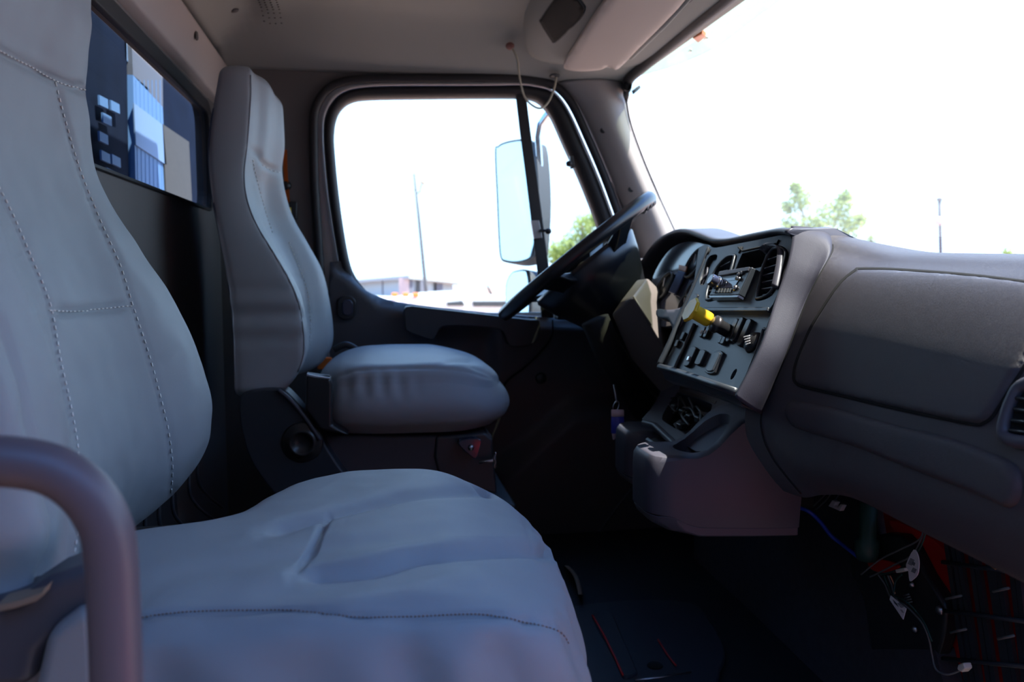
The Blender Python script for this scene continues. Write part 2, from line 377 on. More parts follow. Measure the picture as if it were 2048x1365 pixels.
dp = sheet(panel_px, doorfn, .05, 9).build('door_panel', M['door'], d1)
rib = sm([(1190, 1075), (1230, 1020), (1265, 975)], 6)
MB().tube([P(x, y, Y=YD - .09) for x, y in rib], .005).build('panel_edge', M['dash2'], d1)
MB().tube([P(x, y, Y=YD - .035) for x, y in sm([(1105, 640), (1104, 670), (1085, 700), (1050, 735), (1015, 762), (1000, 790)], 6)], .0022, 6).build('panel_seam', M['hole'], d1)
MB().lathe([(0, .006), (.012, .005), (.015, 0)], P(1082, 757, Y=YD - .035), (0, -1, 0), 20).build('panel_plug', M['door2'], d1)
# pull handle
ph = [(812, 614), (860, 617), (940, 626), (1000, 633), (1060, 640), (1080, 642), (1080, 670), (1074, 682), (1062, 690), (1030, 694), (1016, 688), (1006, 664), (980, 656), (920, 652), (884, 655), (874, 668), (866, 680), (850, 677), (826, 668), (812, 660), (810, 640)]
MB().slab(D(sm(ph, 3, True), YD - .075), (0, .045, 0)).build('pull_handle', M['door2'], d1, bevel=.006, seg=3)
o = MB().slab(D(rrect(674, 592, 712, 640, 16, 6), YD - .045), (0, .02, 0)).build('inner_door_handle', M['black'], d1, bevel=.003)
MB().slab(D(rrect(684, 600, 706, 632, 9, 5), YD - .058), (0, .016, 0)).build('release_lever', M['lens'], o, bevel=.003)
mb = MB().slab(D([(895, 622), (955, 627), (968, 631), (905, 628)], YD - .05), (0, .06, 0)); mb.build('sill_switch', M['black'], d1, bevel=.003)
MB().slab(D(rrect(1115, 632, 1150, 640, 3), YD - .07), (0, .04, 0)).build('lock_switch', M['black'], d1, bevel=.002)
MB().slab(D(rrect(1180, 633, 1196, 646, 5), YD - .07), (0, .04, 0)).build('sill_clip', M['dash2'], d1, bevel=.002)

# front pillar trim and windshield
pin = sm([(1115, 165), (1150, 200), (1170, 235), (1195, 290), (1225, 360), (1255, 430), (1285, 520), (1312, 640)], 6)
pout = sm([(1252, 166), (1252, 200), (1262, 250), (1288, 322), (1318, 392), (1350, 462), (1385, 540), (1420, 660)], 6)
A = [P(x, y, Y=YD - .01) for x, y in pin]; B = [P(x, y, Y=YD - .03) + V((0, 0, 0)) for x, y in pout]
rings = []
for a, b in zip(A, B):
    r = []
    for k in range(9):
        t = k / 8; p = a.lerp(b, t); p.y -= .045 * math.sin(math.pi * t) ** .8; r.append(p)
    r += [b + V((.02, .03, 0)), a + V((0, .04, 0))]
    rings.append(r)
t2 = S(MB().loft(rings), 'trim_2', M['trim'])
tb_ = bvh_of(t2)
def cast(bvh, x, y, d=0, fb=None):
    dr = ray(x, y).normalized(); h = bvh.ray_cast(CAM, dr)
    if h[0] is None: return fb(x, y) if fb else None
    n = h[1]; n = n if n.dot(dr) < 0 else -n
    return h[0] + n * d
for x, y in ((1206, 261), (1262, 379)):
    MB().lathe([(0, -.002), (.0035, -.001), (.0065, .0012), (.0078, 0)], cast(tb_, x, y, .0005), (-.2, -1, .15), 16).build('screw_plug', M['black'], t2)
# windshield
w2 = thing('window_2', (.8, 1.2, 1.0), None, None, kind='structure')
def wspt(u, v):
    """u across (0 driver side .. 1 passenger side), v down"""
    y = YD - .04 - u * (YD - .04 - .25)
    bow = math.sin(math.pi * u)
    xt, xb = .675 + .05 * bow, .83 + .2 * bow
    return V((xt + (xb - xt) * v, y, 1.295 + (.86 - 1.295) * v))
grid = [[wspt(i / 24, j / 10) for j in range(11)] for i in range(25)]
MB().loft(grid, cap=False, ringclosed=False).build('windshield_glass', M['wglass'], w2)
hdr = sm([(1252, 200), (1252, 178), (1260, 156), (1285, 134), (1335, 92), (1400, 38), (1450, -2), (1540, -80)], 6)
seal = [P(x, y, Y=YD - .045) for x, y in sm([(1350, 462), (1318, 392), (1288, 322), (1262, 250), (1253, 205)], 5)]
s2 = [P(x, y, Z=1.297) for x, y in hdr[6:]]
allp = seal + [P(1252, 190, Y=2.13), P(1255, 172, Y=2.1)] + s2 + [V((.68, .3, 1.297))]
n = len(seal)
MB().tube(allp, [.0025] * n + [.008, .012] + [.014] * len(s2) + [.014], 10).build('windshield_seal', M['rubber'], w2)
MB().slab([wspt(.012, .05), wspt(.045, .04), wspt(.042, .075), wspt(.010, .085)], (.001, 0, 0)).build('sticker_backing', M['glass'], w2, smooth=False)
q = [P(1263, 182, Y=2.1), P(1279, 170, Y=2.1), P(1281, 176, Y=2.1), P(1266, 189, Y=2.1)]
MB().slab(q, (.001, 0, 0)).build('inspection_sticker', M['steel'], w2, smooth=False)

# front lower bulkhead: carpeted toe board under the dashboard
toe = [(1388, 1040), (1386, 1160), (1400, 1190), (1480, 1270), (1600, 1385), (1700, 1480), (1915, 1480), (1870, 1300), (1760, 1180), (1735, 985), (1720, 900), (1560, 900)]
fw = S(sheet(toe, lambda x, y, d: V((.77 + d + .10 * (1 - y / 1300), 0, 0)) + V((0, *P(x, y, X=.77 + .10 * (1 - y / 1300))[1:])), .03, 40), 'wall_front', M['carpet'], smooth=False)
S(MB().box((1.15, 1.5, .38), (.03, 1.6, .76)), 'wall_front_driver', M['floor'], smooth=False)
S(MB().box((.98, 1.2, FZ - .04), (.36, 2.1, .06)), 'floor_front', M['floor'], smooth=False)
# passenger side: red sill block added unseen to bounce red light, and rear pillar (the door itself stands open, out of frame)
S(MB().box((.80, .10, FZ - .07), (.80, .36, .2)), 'trim_3', M['red'], smooth=False, bevel=.01)
MB().box((.4, YD + .10, .38), (1.7, .02, .60)).build('door_skin', M['white'], d1, smooth=False)
# the open passenger door, swung out beside the camera, and an added dark box that blocks sky light (both out of frame)
d2_ = thing('door_2', (.88, .10, FZ), None, None, kind='structure')
ax_ = (V((-.10, -1, 0)).normalized(), V((1, -.10, 0)).normalized(), V((0, 0, 1)))
MB().box(V((.88, .08, .25)) + ax_[0] * .55, (1.06, .07, .70), ax_).build('door_panel', M['door'], d2_, bevel=.01)
MB().tube([V((.88, .08, .78)), V((.80, .04, 1.28)), V((.80, .08, 1.3)) + ax_[0] * 1.0, V((.88, .08, .78)) + ax_[0] * 1.06], .03, 8, closed=True).build('window_frame', M['rubber'], d2_)
S(MB().box((.5, -3.6, .8), (9, 2.4, 4.2)), 'sky_blocker', M['skyblock'], smooth=False)
S(MB().box((-.34, .2, .7), (.1, .06, 1.3)), 'wall_passenger', M['wall'], smooth=False)
# ================================================================== SEATS
def solve(tab, Y, z):
    """X such that the point (X, Y, z) sits on a traced outline x = tab(y)"""
    X = 0.0
    for _ in range(6):
        px, py = proj(V((X, Y, z))); X = P(lin(tab, py), py, Y=Y).x
    return X
def near_line(poly):
    segs = [(V((a[0], a[1])), V((b[0], b[1]))) for a, b in zip(poly, poly[1:])]
    x0 = min(p[0] for p in poly) - 20; x1 = max(p[0] for p in poly) + 20; y0 = min(p[1] for p in poly) - 20; y1 = max(p[1] for p in poly) + 20
    def d(x, y):
        if x < x0 or x > x1 or y < y0 or y > y1: return 99
        q = V((x, y)); m = 99
        for a, b in segs:
            ab = b - a; t = max(0, min(1, (q - a).dot(ab) / max(1e-9, ab.length_squared))); m = min(m, (q - a - ab * t).length)
        return m
    return d
def groove(o, seams, facing=True):
    """press traced seams into a mesh along its normals: (polyline, width px, depth m)"""
    me = o.data; fs_ = [(near_line(sm(s, 4)), w_, dp_) for s, w_, dp_ in seams]
    nor = [v.normal.copy() for v in me.vertices]
    for v in me.vertices:
        n = nor[v.index]
        if facing and n.dot(v.co - CAM) > 0: continue
        x, y = proj(v.co); k = 0
        for (d, w_, dp_), (s, _, _) in zip(fs_, seams):
            q = d(x, y)
            if q < w_ * 3.2:
                e = min(math.hypot(x - s[0][0], y - s[0][1]), math.hypot(x - s[-1][0], y - s[-1][1]))
                k += dp_ * math.exp(-(q / w_) ** 2) * min(1, .1 + e / (w_ * 5))
        if k: v.co = v.co - n * k
    me.update()
def stitches(name, o, seams, mt, r=.0006, on=7, off=5, lift=.0006, label=None):
    b = bvh_of(o); mb = MB()
    for s in seams:
        L = sm(s, 8); pts = even([(a, c, 0) for a, c in L], max(4, int(sum(math.dist(p, q) for p, q in zip(L, L[1:])) / 2)))
        step = on + off; k = 0; i = 0
        while i < len(pts) - 1:
            j = min(len(pts) - 1, i + on // 2); seg = [cast(b, pts[t].x, pts[t].y, lift) for t in range(i, j + 1)]
            seg = [q for q in seg if q is not None]
            if len(seg) >= 2: mb.tube(seg, r, 5)
            i = j + off // 2 + 1
    return mb.build(name, mt, o, label=label) if mb.v else None
def backrest(name, m, parent, zb, zt, Yn, Yf, pxf, Xn, Xb, r=.035, mid=.035, k=1.0, nz=150, nr=140):
    """padded backrest; outline functions of height, closed rings"""
    rings = []
    for i in range(nz + 1):
        # cosine spacing near the ends for round top and bottom
        t = i / nz; z = zb + (zt - zb) * (.5 - .5 * math.cos(math.pi * t)) if True else 0
        yn, yf = Yn(z), Yf(z); xf = solve(pxf, yf, z) if pxf else Xn(z); xn = Xn(z); xb = Xb(z); m_ = mid(z) if callable(mid) else mid
        W_ = yf - yn
        xc = (xf + xn) / 2 - m_
        ctl = [(xb, yn + .05 * k), (xb + .004 * k, yn + .012 * k), (xb + .03 * k, yn), ((xb + xn) / 2, yn - .004 * k), (xn - .028 * k, yn + .001), (xn - .004 * k, yn + .012 * k), (xn - .001, yn + .035 * k),
               (xn * .85 + xc * .15 + .0, yn + W_ * .2), (xc * .9 + xn * .1, yn + W_ * .33), (xc, yn + W_ * .5), (xc * .9 + xf * .1, yn + W_ * .68), (xf * .85 + xc * .15, yn + W_ * .82), (xf - .001, yf - .03), (xf - .006, yf - .010), (xf - .03, yf), ((xb + xf) / 2, yf), (xb + .01, yf - .006), (xb, yf - .05), (xb, (yn + yf) / 2)]
        ring = even(cr([(a, b, z) for a, b in ctl], 8, True), nr, True)
        dd = min(z - zb, zt - z)
        if dd < r:
            ks = r * (1 - math.sqrt(max(0, 1 - ((r - dd) / r) ** 2)))
            c = sum(ring, V((0, 0, 0))) / len(ring)
            hx = (max(p.x for p in ring) - min(p.x for p in ring)) / 2; hy = W_ / 2
            ring = [V((c.x + (p.x - c.x) * max(.02, 1 - ks / hx), c.y + (p.y - c.y) * max(.02, 1 - ks / hy), p.z)) for p in ring]
        rings.append(ring)
    o = MB().loft(rings).build(name, m, parent, fix=True)
    return o
def wrinkles(o, fn):
    me = o.data; nor = [v.normal.copy() for v in me.vertices]
    for v in me.vertices: v.co = v.co + nor[v.index] * fn(v.co, nor[v.index])
    me.update()
from mathutils import noise
# ---------------- passenger seat (nearest the camera)
ps = thing('passenger_seat', (-.05, .82, FZ), 'near grey vinyl passenger seat filling the left foreground with stitched seat cover', 'seat', 'grey vinyl cab seats')
pf = smooth_tab([(-700, 210), (-300, 205), (0, 198), (60, 199), (120, 193), (188, 188), (250, 194), (330, 204), (400, 233), (480, 283), (560, 335), (640, 378), (720, 410), (790, 428), (830, 430), (880, 423), (930, 398), (980, 355), (1040, 285), (1100, 190), (1150, 120)])
pn = smooth_tab([(.50, -.262), (.53, -.235), (.56, -.222), (.62, -.212), (.7, -.222), (.8, -.25), (.9, -.272), (1.0, -.285), (1.15, -.29), (1.28, -.30)])
pb = backrest('backrest', M['vinyl'], ps, .50, 1.26,
    lambda z: .55 + .0 * z + .055 * smooth01((z - .80) / .25), lambda z: lin(smooth_tab([(.48, 1.0), (.55, 1.05), (.75, 1.05), (.85, 1.03), (.98, .965), (1.05, .94), (1.26, .93)]), z),
    pf, lambda z: lin(pn, z), lambda z: min(lin([(.5, -.345), (.8, -.35), (1.3, -.352)], z), lin(pn, z) - .055),
    mid=lambda z: lin([(.5, .03), (.7, .035), (.9, .022), (1.0, .012), (1.04, .0), (1.3, -.004)], z), nz=230, nr=230)
sR = [(110, 165), (130, 240), (160, 340), (200, 440), (240, 530), (265, 610), (295, 700), (320, 790), (338, 870), (345, 940), (340, 1000)]
sL = [(-30, 330), (0, 380), (30, 440), (60, 510), (100, 610), (120, 720), (140, 810), (155, 900), (158, 1000), (150, 1090), (140, 1140)]
sH = [(-60, 55), (0, 100), (60, 132), (110, 160), (150, 174), (192, 184)]
sX = [(97, 622), (180, 621), (267, 612)]
sE = [(-60, 560), (0, 640), (40, 760), (62, 860), (86, 940), (103, 1010), (100, 1100), (92, 1165)]
groove(pb, [(sR, 6, .003), (sL, 6, .003), (sH, 7, .007), (sX, 7, .007), (sE, 6, .005)])
wrinkles(pb, lambda p, n: .0035 * (noise.noise(V((p.x * 9, p.y * 9, p.z * 7))) ) + .0012 * noise.noise(p * 34) + .004 * math.sin(p.z * 95 + p.y * 30) * max(0, 1 - abs(p.z - .60) / .1) * smooth01((.62 - p.y) / .05))
for q in (sR, sL): stitches('stitching', pb, [q], M['stitch'], .0007, 9, 6)
for q in (sH, sX): stitches('stitching', pb, [q], M['stitch'], .0006, 5, 3, .0008)

def cushion(name, m, parent, plan, ztop, zbot, dome, rim=.045, bulge=.012, nang=360, side_r=.02, front_drop=.0):
    c = V((sum(p[0] for p in plan) / len(plan), sum(p[1] for p in plan) / len(plan), 0))
    L = even(cr([(a, b, 0) for a, b in plan], 10, True), nang, True)
    rings = []; NR = 70
    def top(x, y): return ztop(x, y)
    for j in range(1, NR + 1):
        s = j / NR; rings.append([V((c.x + (p.x - c.x) * s, c.y + (p.y - c.y) * s, 0)) for p in L])
    for j, rg in enumerate(rings):
        s = (j + 1) / NR
        for q, p in enumerate(rg):
            d = (L[q] - V((p.x, p.y, 0))).length
            k = rim * (1 - math.sqrt(max(0, 1 - (max(0, rim - d) / rim) ** 2))) if d < rim else 0
            p.z = top(p.x, p.y) + dome * (1 - s ** 3) - k * .62
    zs = []
    last = rings[-1]
    N2 = 26
    for j in range(1, N2 + 1):
        t = j / N2; rg = []
        for q, p in enumerate(last):
            dirn = (V((p.x, p.y, 0)) - c).normalized()
            z = p.z + (zbot - p.z) * t
            out = bulge * math.sin(math.pi * min(1, t * 1.05)) - .03 * max(0, t - .75) ** 1.5 * 4
            rg.append(V((p.x, p.y, 0)) + dirn * out + V((0, 0, z)))
        rings.append(rg)
    return MB().loft(rings).build(name, m, parent)
plan = [(-.30, .62), (-.25, .592), (-.17, .582), (0, .572), (.09, .570), (.135, .590), (.168, .655), (.184, .75), (.190, .85), (.186, .94), (.168, 1.01), (.125, 1.055), (.03, 1.085), (-.03, 1.080), (-.09, 1.03), (-.125, .96), (-.15, .89), (-.20, .83), (-.26, .80), (-.30, .75)]
cu = cushion('seat_cushion', M['vinyl'], ps, plan, lambda x, y: .553 - .035 * smooth01((x - .06) / .15) - .010 * smooth01((y - .8) / .3), .40, .004)
g1 = [(525, 1062), (657, 1024), (730, 1007), (820, 989), (911, 979), (1002, 982), (1052, 986), (1072, 992)]
g2 = [(586, 1152), (630, 1147), (752, 1134), (843, 1109), (957, 1097), (1063, 1100), (1120, 1118), (1136, 1132)]
gx = [(659, 1023), (639, 1068), (616, 1109), (586, 1149)]
gf = [(1034, 998), (1052, 1045), (1063, 1100)]
ge = [(200, 1262), (275, 1238), (366, 1225), (511, 1221), (593, 1222), (707, 1234), (820, 1234), (957, 1229), (1047, 1245), (1116, 1263), (1138, 1290)]
groove(cu, [(g1, 11, .010), (g2, 12, .011), (gx, 6, .007), (gf, 4, .0015), (ge, 4, .005)])
def wr(p, n):
    k = .0035 * noise.noise(V((p.x * 8, p.y * 8, p.z * 5))) + .001 * noise.noise(p * 30)
    if p.y < .64 and p.z < .545: k += .0045 * math.sin(p.x * 80 + 3 * noise.noise(V((p.x * 6, 1, p.z * 9))) + p.z * 30) * smooth01((.545 - p.z) / .03) * (.4 + .6 * smooth01(abs(p.x + .05) / .15))
    if p.x > .1: k += .002 * math.sin(p.y * 130) * smooth01((.52 - p.z) / .03)
    k += .0025 * math.sin((p.y - .4 * p.x) * 75) * math.exp(-((p.x - .0) / .12) ** 2) * smooth01((p.z - .53) / .02) * smooth01((.8 - p.y) / .1)
    return k
wrinkles(cu, wr)
stitches('stitching', cu, [ge], mat('thread_brown', (.25, .16, .13), .8), .0006, 5, 3, .0004, label='dark stitching along the front edge')
# cloth behind and under
MB().box((-.20, .80, .44), (.26, .52, .10)).build('rear_skirt', M['rubber'], ps, bevel=.03, seg=4)
MB().box((-.03, .82, .27), (.40, .44, .22)).box((-.03, .82, .12), (.44, .48, .05)).build('seat_base', M['door2'], ps, bevel=.012)
# recliner cover at the lower rear, near side
rc = [P(x, y, Y=.54) for x, y in [(-60, 1215), (30, 1200), (90, 1160), (180, 1128), (215, 1135), (215, 1200), (130, 1262), (85, 1310), (60, 1380), (-60, 1390)]]
MB().slab(rc, (0, .05, 0)).build('recliner_cover', M['dash2'], ps, bevel=.01, seg=3)
MB().slab([P(x, y, Y=.53) for x, y in [(90, 1270), (150, 1225), (190, 1215), (200, 1400), (60, 1400)]], (0, .05, 0)).build('side_cover', M['vinyl'], ps, bevel=.012, seg=3)
MB().slab([P(x, y, Y=.53) for x, y in [(-10, 1212), (40, 1200), (82, 1186), (90, 1176), (86, 1192), (72, 1204), (30, 1218), (-10, 1226)]], (0, .02, 0)).build('cover_strap', M['vinyl_dark'], ps, bevel=.002)

# ---------------- driver seat
ds = thing('driver_seat', (.05, 1.8, FZ), 'far grey vinyl driver seat with a high headrest beside the door window', 'seat', 'grey vinyl cab seats')
dfar = smooth_tab([(100, 545), (150, 552), (175, 560), (205, 568), (260, 571), (300, 571), (345, 566), (400, 575), (440, 590), (490, 620), (540, 645), (600, 660), (650, 667), (690, 665), (725, 645), (760, 612), (785, 585)])
dnear = smooth_tab([(90, 503), (145, 505), (200, 505), (290, 498), (350, 492), (400, 498), (450, 517), (500, 547), (560, 582), (610, 602), (680, 612), (720, 609), (760, 590), (790, 560)])
dback = smooth_tab([(90, 445), (150, 436), (200, 428), (260, 419), (320, 416), (400, 425), (480, 440), (560, 455), (650, 465), (790, 470)])
yn_ = lambda z: 1.55 + .06 * smooth01((z - .85) / .2)
db = backrest('backrest', M['vinyl'], ds, .565, 1.18, yn_, lambda z: lin(smooth_tab([(.55, 2.02), (.65, 2.05), (.8, 2.05), (.9, 2.02), (1.0, 1.96), (1.22, 1.94)]), z),
    dfar, lambda z: solve(dnear, yn_(z), z), lambda z: solve(dback, yn_(z), z), r=.022, mid=lambda z: lin([(.55, .02), (.7, .04), (.88, .03), (.98, .012), (1.02, -.002), (1.2, -.006)], z), k=.42, nz=170, nr=200)
groove(db, [([(497, 298), (515, 305), (530, 330), (566, 346)], 6, .006), ([(505, 320), (520, 385), (546, 470)], 4, .002), ([(575, 485), (600, 540), (612, 580), (619, 640), (618, 690)], 4, .003), ([(588, 553), (611, 555)], 4, .004),
            ([(503, 145), (503, 200), (497, 290), (492, 345), (499, 400), (518, 450), (548, 500), (583, 560), (603, 610), (610, 660), (607, 720)], 4, .0025)])
wrinkles(db, lambda p, n: .003 * noise.noise(V((p.x * 9, p.y * 9, p.z * 8))) + .003 * math.sin(p.z * 130 + p.y * 40) * max(0, 1 - abs(p.z - .72) / .08) * smooth01((1.62 - p.y) / .05))
for q in [[(505, 320), (520, 385), (546, 470)], [(578, 485), (600, 540), (614, 580), (621, 640), (620, 690)], [(524, 330), (545, 342), (566, 346)]]: stitches('stitching', db, [q], M['stitch'], .0008, 5, 3)
dbb = bvh_of(db)
pp = [cast(dbb, lin(dnear, y) - 4, y, .0004) for y in range(150, 745, 9)]
MB().tube([q for q in pp if q is not None], .0016, 6).build('edge_piping', M['vinyl'], db)
# dark fuzzy closure strip down the rear edge
pts = [P(lin(dback, y) + 3, y, Y=yn_(.9 if y > 400 else 1.1) - .002) for y in range(215, 795, 12)]
MB().loft([[p, p + V((-.004, 0, 0)) + V((-.001, .01, 0)), p + V((-.007, .03, 0)), p + V((-.005, .03, 0))] for p in pts]).build('closure_strip', M['velcro'], ds)
# cushion: long, thick, rounded
plan = [(-.07, 1.60), (-.03, 1.565), (.06, 1.555), (.16, 1.56), (.22, 1.585), (.262, 1.65), (.272, 1.8), (.262, 1.95), (.22, 2.02), (.12, 2.04), (.0, 2.03), (-.07, 1.98), (-.10, 1.85), (-.10, 1.70)]
dc = cushion('seat_cushion', M['vinyl'], ds, plan, lambda x, y: .618 - .02 * smooth01((x - .13) / .13) - .012 * smooth01((-.0 - x) / .1), .487, .006, bulge=.022, nang=260, rim=.05)
groove(dc, [([(655, 772), (690, 748), (740, 738), (830, 735), (900, 739), (950, 747), (1000, 766), (1016, 780)], 4, .003), ([(880, 728), (915, 722), (960, 724)], 5, .004), ([(935, 733), (970, 745), (1005, 765)], 4, .003)])
wrinkles(dc, lambda p, n: .002 * noise.noise(V((p.x * 9, p.y * 9, p.z * 8))) + .0022 * math.sin(p.x * 190) * math.exp(-((p.z - .585) / .02) ** 2) * smooth01((.13 - p.x) / .1) * smooth01((1.66 - p.y) / .04))
# buckle bracket, side cover, base, knobs
MB().slab([P(x, y, Y=1.52) for x, y in [(612, 750), (660, 757), (664, 770), (664, 850), (700, 872), (640, 862), (610, 820)]], (0, .05, 0)).build('belt_anchor', M['black'], ds, bevel=.006, seg=3)
MB().slab([P(x, y, Y=1.518) for x, y in [(613, 748), (630, 752), (660, 756), (660, 760), (630, 757), (613, 753)]], (0, .03, 0)).build('anchor_rim', M['chrome'], ds, bevel=.001)
sc_ = sm([(478, 800), (500, 782), (560, 778), (590, 800), (630, 850), (660, 905), (700, 960), (760, 1010), (620, 1030), (560, 1000), (505, 930), (482, 860)], 4, True)
MB().slab([P(x, y, Y=1.535) for x, y in sc_], (0, .06, 0)).build('side_cover', M['panel'], ds, bevel=.012, seg=3)
MB().tube([P(x, y, Y=1.53) for x, y in sm([(556, 780), (580, 800), (612, 838), (640, 880)], 6)], .004, 8).build('cover_edge', M['dash2'], ds)
MB().lathe([(0, .006), (.018, .006), (.019, .012), (.024, .012), (.026, .005), (.035, .005), (.038, .001), (.038, 0)], P(605, 885, Y=1.535), (0, -1, 0), 32).build('recliner_knob', M['black'], ds)
MB().slab([P(x, y, Y=1.58) for x, y in [(640, 872), (870, 872), (985, 868), (990, 960), (860, 1010), (700, 1010), (650, 930)]], (0, .40, 0)).build('seat_base', M['dash'], ds, bevel=.01, seg=3)
MB().slab([P(x, y, Y=1.575) for x, y in [(872, 874), (970, 866), (985, 880), (995, 990), (880, 960), (868, 915)]], (0, .05, 0)).build('front_cover', M['door2'], ds, bevel=.006, seg=3)
tri = [P(x, y, Y=1.55) for x, y in sm([(918, 884), (940, 878), (962, 880), (960, 896), (952, 918), (938, 910), (922, 896)], 3, True)]
k = MB().slab(tri, (0, .025, 0)).build('height_knob', M['lens'], ds, bevel=.003, seg=3)
MB().lathe([(0, .004), (.004, .003), (.006, 0)], P(942, 896, Y=1.548), (0, -1, 0), 16).build('knob_cap', M['steel'], k)
MB().tube([P(x, y, Y=1.56) for x, y in [(958, 925), (985, 922), (990, 910), (990, 935)]], .003, 8).tube([P(990 + 2 * math.sin(i), 905 + i * 2.5, Y=1.555) for i in range(14)], .0015, 6).build('adjuster_lever', M['steel'], ds)
MB().box((.08, 1.8, .2), (.42, .42, .26)).box((.08, 1.8, .115), (.5, .46, .05)).build('suspension_base', M['door2'], ds, bevel=.01)
MB().tube([P(x, y, Y=1.98) for x, y in sm([(668, 700), (690, 690), (710, 698), (722, 715), (728, 745)], 6)], .008, 10).build('far_armrest', M['rubber'], ds)

# ---------------- seat belt on the driver's door pillar
sb = thing('seat_belt', P(575, 410, Y=YD), 'orange seat belt webbing with black guide on the pillar behind the far seat', 'seat belt')
MB().loft([[P(x, y, Y=YD - .015), P(x + 8, y, Y=YD - .02), P(x + 8, y, Y=YD - .018), P(x, y, Y=YD - .013)] for x, y in [(566, 300), (567, 340), (570, 380), (574, 430), (572, 560), (600, 650), (640, 745)]]).build('webbing', M['orange'], sb, smooth=False)
MB().slab([P(x, y, Y=YD - .03) for x, y in rrect(577, 403, 594, 440, 4)], (0, .015, 0)).build('belt_guide', M['black'], sb, bevel=.003)
MB().slab([P(x, y, Y=YD - .032) for x, y in [(578, 416), (582, 415), (583, 430), (580, 432)]], (0, .004, 0)).build('guide_label', M['yellow'], sb)
MB().lathe([(0, .012), (.008, .012), (.013, .004), (.013, 0)], P(573, 372, Y=YD - .01), (0, -1, 0), 18).build('anchor_bolt', M['black'], sb)
bk = thing('belt_buckle', P(648, 735, Y=2.1), 'orange and white belt buckle between the far seat and the door', 'buckle')
MB().slab([P(x, y, Y=2.1) for x, y in rrect(634, 716, 664, 740, 4)], (0, .02, 0)).build('release_button', M['orange'], bk, bevel=.003)
MB().slab([P(x, y, Y=2.1) for x, y in rrect(635, 741, 664, 762, 3)], (0, .02, 0)).build('buckle_body', M['mshell'], bk, bevel=.003)

# ---------------- grab handle in the very foreground
gh = thing('grab_handle', P(235, 1400, Y=.42), 'thick curved dark grab handle tube in the bottom left foreground', 'handle')
c_ = cr([P(x, y, Y=.42) for x, y in [(-200, 945), (-60, 925), (30, 925), (110, 943), (170, 985), (208, 1045), (222, 1110), (227, 1200), (232, 1320), (236, 1480), (240, 1600)]], 8)
MB().tube(c_, .0123, 28).build('handle_tube', M['tube'], gh)
MB().lathe([(0, .0), (.02, .0), (.02, .006), (.0125, .012)], c_[-1], (0, 0, 1), 24).build('handle_foot', M['tube'], gh)
# ================================================================== DASHBOARD
PP0 = V((.585, 1.03, .844)); PN = V((-.884, 0, .469)).normalized(); PS = V((-.469, 0, -.884))   # instrument panel plane, its normal and its downhill direction
def pl(x, y, d=0.0): return hit(x, y, PP0, PN) + PN * d
def plD(l, d=0.0): return [pl(x, y, d) for x, y in l]
da = thing('dashboard', (.7, 1.2, .5), 'wide dark grey plastic dashboard under the windshield', 'dashboard')
# ---- passenger side pad as a smooth surface
rows_px = [
 None,
 [(1640, 458, .63), (1674, 469, .645), (1740, 486, .66), (1810, 503, .665), (1930, 509, .665), (2048, 512, .665)],
 [(1630, 490, .60), (1664, 502, .612), (1735, 521, .62), (1810, 530, .62), (1930, 536, .62), (2048, 540, .62)],
 [(1600, 545, .57), (1641, 543, .582), (1705, 560, .585), (1800, 570, .585), (1920, 580, .585), (2048, 590, .585)],
 [(1560, 620, .55), (1602, 622, .556), (1655, 645, .556), (1770, 665, .556), (1900, 685, .556), (2048, 700, .556)],
 [(1530, 720, .53), (1562, 720, .532), (1612, 750, .534), (1740, 775, .536), (1880, 805, .536), (2048, 830, .536)],
 [(1500, 797, .51), (1531, 799, .518), (1580, 815, .522), (1720, 850, .524), (1870, 895, .526), (2048, 945, .526)],
 [(1490, 835, .505), (1523, 836, .513), (1566, 872, .517), (1700, 925, .522), (1860, 985, .526), (2048, 1050, .526)],
 [(1500, 890, .51), (1540, 902, .517), (1590, 935, .523), (1700, 968, .528), (1850, 1035, .535), (2048, 1115, .535)],
 [(1560, 975, .53), (1602, 988, .535), (1640, 985, .54), (1704, 994, .545), (1834, 1058, .55), (2048, 1163, .55)]]
grid = []
for k, r in enumerate(rows_px):
    if r is None: continue
    pts = [P(x, y, X=X) for x, y, X in r]
    q = pts[-1] + (pts[-1] - pts[-2]) * 1.0; q2 = q + (pts[-1] - pts[-2]) * 1.2
    pts += [q, q2]; pts = [V((p.x, max(p.y, .24), p.z)) for p in pts]
    grid.append(pts)
grid.insert(0, [V((1.02, p.y, .795)) for p in grid[0]]); grid.insert(1, [V((.80, p.y, min(p.z, .815))) for p in grid[1]])
last = grid[-1]; grid.append([p + V((.02, 0, .004)) for p in last]); grid.append([p + V((.14, 0, .06)) for p in last])
G = [cr(r, 8) for r in grid]; G = list(zip(*G)); G = [cr(list(c), 6) for c in G]
pad = MB().loft(G, cap=False, ringclosed=False).build('dash_pad', M['dash'], da)
bv = bvh_of(pad)
def onpad(x, y, d): 
    p = cast(bv, x, y, d)
    return p if p is not None else hit(x, y, P(x, y, X=.56), V((-1, 0, 0)), d)
gl_px = sm([(1722, 542), (1712, 545), (1688, 564), (1671, 585), (1648, 620), (1626, 656), (1606, 700), (1595, 730), (1591, 755), (1597, 767), (1616, 774), (1680, 789), (1747, 805), (1850, 828), (1946, 847), (1967, 845), (1984, 833), (1998, 812), (2024, 770), (2048, 733), (2095, 650), (2105, 600), (2090, 575), (2048, 568), (1960, 557), (1884, 550), (1781, 543)], 4, True)
